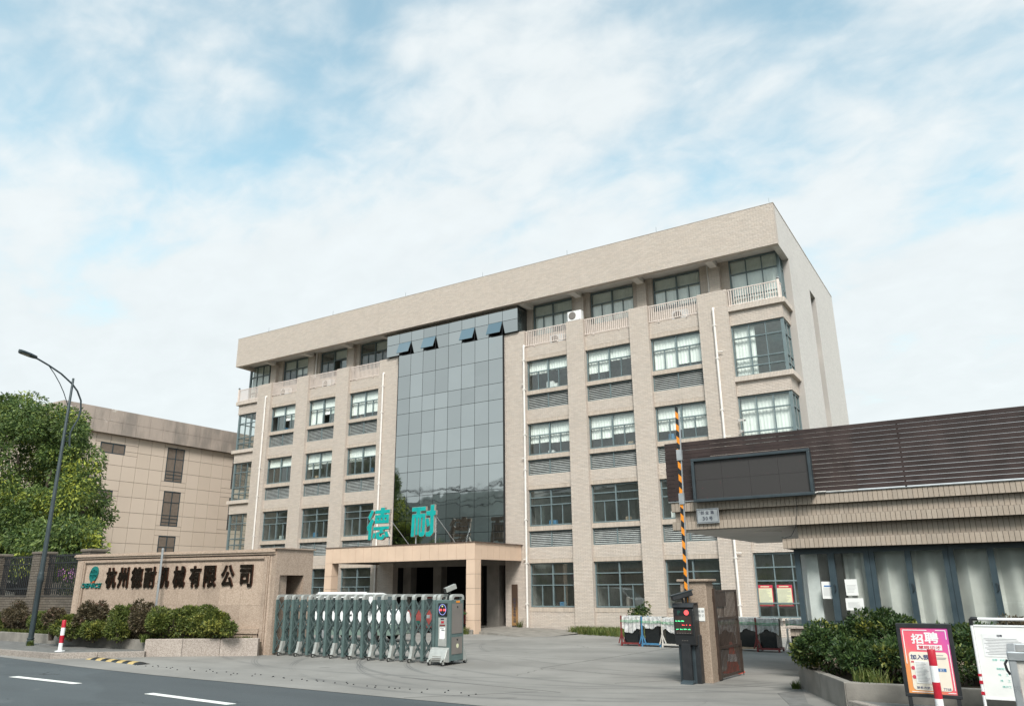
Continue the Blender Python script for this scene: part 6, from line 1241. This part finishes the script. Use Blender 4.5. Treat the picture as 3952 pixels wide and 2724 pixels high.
# planter before the gatehouse
for c, rad, n_, lb in (((-2.70, 14.70, 0.68), (0.58, 0.95, 0.52), 10500, 'glossy green shrub at the left corner of the gatehouse planter'), ((-1.98, 14.9, 0.84), (0.70, 0.75, 0.60), 10500, 'tallest green shrub below the gatehouse window'), ((-1.85, 13.85, 0.60), (0.72, 0.55, 0.42), 8000, 'low green shrub at the front of the gatehouse planter'), ((-0.75, 14.1, 0.72), (0.90, 0.80, 0.58), 10500, 'green shrub behind the recruitment poster'), ((0.6, 14.1, 0.72), (0.90, 0.80, 0.58), 7000, 'green shrub behind the white notice board')):
    shrub('planter_shrub', lb, 'shrub', c, rad, 'leaf_dark', n_, 0.068, 'shrubs in the gatehouse planter', 0.30, 0.5, 12)
shrub('planter_shrub', 'small purple shrub above the white notice board', 'shrub', (0.02, 13.6, 1.05), (0.28, 0.25, 0.28), 'leaf_purple', 1500, 0.05, 'shrubs in the gatehouse planter', 0.30)
def grass(name, label, pts, h, mat, width=0.012):
    n_ = len(pts); a = RNG.random(n_)*6.283; hh = h*RNG.uniform(0.5, 1.2, n_); ln = RNG.uniform(0.2, 0.9, n_)*hh; dx, dy = np.cos(a), np.sin(a); P = np.array(pts); w = width*RNG.uniform(0.6, 1.3, n_)
    s = np.stack([-dy*w, dx*w, 0*w], 1); m_ = P+np.stack([dx*ln*0.35, dy*ln*0.35, hh*0.65], 1); tp = P+np.stack([dx*ln, dy*ln, hh], 1)
    V_ = np.stack([P-s, P+s, m_+s*0.7, m_-s*0.7, tp+s*0.1, tp-s*0.1], 1).reshape(-1, 3); b_ = (np.arange(n_)*6)[:, None]; F = np.concatenate([b_+np.array([[0, 1, 2, 3]]), b_+np.array([[3, 2, 4, 5]])])
    return V_, F
def in_poly(x0, x1, y0, y1, n_, zf): x = RNG.uniform(x0, x1, n_); y_ = RNG.uniform(0, 1, n_)**1.5; y_ = y1-(y1-y0)*y_*(0.35+0.65*np.clip((x-x0)/(x1-x0)*1.5, 0, 1)); return np.stack([x, y_, [zf(q) for q in y_]], 1)
V_, F = grass('g', '', in_poly(-17.2, -11.2, 30.0, 33.35, 6500, gz), 0.30, 'grass'); tag(link('grass', pydata_np('grass', V_, F, 'grass')), 'strip of rough grass along the foot of the office wall', 'grass', kind='stuff')
pts_ = []
for i in range(5200):
    x = random.uniform(-31, -18.2); yb = (14.45+(-29.9-x)*0.0-(x+29.9)*0.042) if x < -20.5 else 13.95+(x+20.4)*0.585; pts_.append((x, yb+abs(random.gauss(0, 0.07))+0.06, 0.36))
V_, F = grass('g', '', pts_, 0.14, 'grass', 0.01); tag(link('grass', pydata_np('grass', V_, F, 'grass')), 'grassy fringe along the planting bed kerb', 'grass', kind='stuff')
def tuft(x, y_, z, label, n_=260, h=0.28, r_=0.12, name='grass_tuft'):
    a = RNG.random(n_)*6.28; q = r_*np.sqrt(RNG.random(n_)); V_, F = grass('t', '', np.stack([x+q*np.cos(a), y_+q*np.sin(a), np.full(n_, z)], 1), h, 'grass', 0.008)
    o = link(name, pydata_np(name, V_-np.array((x, y_, z)), F, 'grass'), None, (x, y_, z)); tag(o, label, 'plant', 'loose grass tufts')
tuft(-1.95, 13.15, 0.30, 'arching grass tuft at the front of the gatehouse planter', 320, 0.24, 0.26); tuft(-25.75, 13.30, 0.148, 'small weed at the foot of the street lamp', 140, 0.14, 0.10); tuft(-3.45, 14.95, 0.0, 'small weed at the corner of the right planter', 90, 0.12, 0.08); tuft(-20.6, 29.1, -0.28, 'weed beside the porch column plinth', 200, 0.3, 0.15); tuft(-20.35, 33.25, -0.34, 'wispy weed at the wall below the wooden plaque', 90, 0.55, 0.1); tuft(-20.72, 13.8, 0.36, 'weed over the end of the granite blocks', 200, 0.2, 0.12)
# young citrus tree and sago palm
t = thing('small_tree', 'small leafy bush standing behind the leftmost glass rack', 'tree', (-11.9, 28.2, gz(28.2))); part('trunk', MB().tube([(-11.9, 28.2, gz(28.2)), (-11.88, 28.2, 0.55)], [0.035, 0.02], 7), 'bark', t); leaf_part('crown', [((-11.9+RNG.uniform(-0.24, 0.24), 28.2+RNG.uniform(-0.24, 0.24), RNG.uniform(0.35, 0.98)), (0.17, 0.17, 0.17), 1) for _ in range(16)], 'leaf_dark', t, 90, 0.10, 0.45)
PM = thing('sago_palm', 'sago palm with arching fronds left of the porch column', 'palm', (-20.95, 28.75, -0.27)); px, py, pz = -20.95, 28.75, 0.42
part('trunk', MB().lathe((px, py, -0.28), [(0.16, 0), (0.19, 0.3), (0.17, 0.6), (0.14, 0.78)], 12), 'bark', PM, True)
for k in range(30):
    a = 6.283*k/30+random.uniform(-0.1, 0.1); el = random.uniform(0.35, 1.15); Lf = random.uniform(0.6, 0.85); P0 = []; fm = MB()
    for i in range(9): s = i/8*Lf; P0.append(Vector((px+math.cos(a)*s*math.cos(el), py+math.sin(a)*s*math.cos(el), pz+s*math.sin(el)-0.42*s*s)))
    for i in range(1, 9):
        d = (P0[i]-P0[i-1]).normalized(); sd_ = d.cross(Vector((0, 0, 1))).normalized(); w = 0.20*math.sin(math.pi*min(1, i/8*0.85+0.1))
        for sg in (-1, 1):
            for h_ in (0.0, 0.5):
                b0 = P0[i-1].lerp(P0[i], h_); tp = b0+sd_*sg*w+d*0.10+Vector((0, 0, -0.04)); o = len(fm.v); fm.v += [tuple(b0), tuple(b0+d*0.03), tuple(tp)]; fm.f.append((o, o+1, o+2))
    fm.tube(P0, 0.008, 4); part('frond', fm, 'leaf_palm', PM)
# power line across the road behind the viewer (mirrored in the glass)
for x in (-70, -30, 12):
    t = thing('utility_pole', {-70: 'concrete utility pole far to the left across the road', -30: 'concrete utility pole across the road facing the glass front', 12: 'concrete utility pole across the road at the right'}[x], 'pole', (x, -4.0, -0.05), group='utility poles across the road')
    part('shaft', MB().lathe((x, -4, -0.06), [(0.17, 0), (0.10, 14.0)], 12), 'oldconc', t, True); part('crossarm', MB().box(x-0.05, x+0.05, -5.2, -2.8, 13.2, 13.3), 'charcoal', t)
for j, (yy, zz_) in enumerate(((-5.1, 13.35), (-4.4, 13.35), (-2.9, 13.35), (-4.1, 12.0), (-3.9, 11.4))):
    q = []
    for xa, xb in ((-70, -30), (-30, 12)):
        for i in range(13): u = i/12; q.append((xa+(xb-xa)*u, yy, zz_-1.1*4*u*(1-u)))
    tag(link('power_cable', mesh_of('power_cable', MB().tube(q, 0.055, 5), 'black')), ['rearmost of the three sagging cables on the pole crossarms', 'middle one of the three sagging cables on the pole crossarms', 'foremost of the three sagging cables on the pole crossarms', 'upper sagging cable hung below the pole crossarms', 'lowest sagging cable strung between the utility poles'][j], 'cable', 'power cables across the road')
for i, x in enumerate((-78, -66, -57, -49, -40, -31, -22)):
    yy = -16-random.uniform(0, 8); hh = (6.5, 5.0, 4.2, 3.0, 2.6, 2.8, 3.0)[i]; t = thing('roadside_tree', ['roundish','tall','broad','slim','dense','leaning','small'][i]+' roadside tree across the road, mirrored in the glass', 'tree', (x, yy, -0.06), group='trees across the road'); part('trunk', MB().tube([(x, yy, -0.1), (x+0.2, yy, hh*0.5)], [0.2, 0.1], 8), 'bark', t); leaf_part('crown', [((x+RNG.uniform(-1.6, 1.6), yy+RNG.uniform(-1.6, 1.6), RNG.uniform(hh*0.35, hh)), (1.0, 1.0, 0.8), 1) for _ in range(14)], 'leaf_tree', t, 130, 0.35, 0.5)
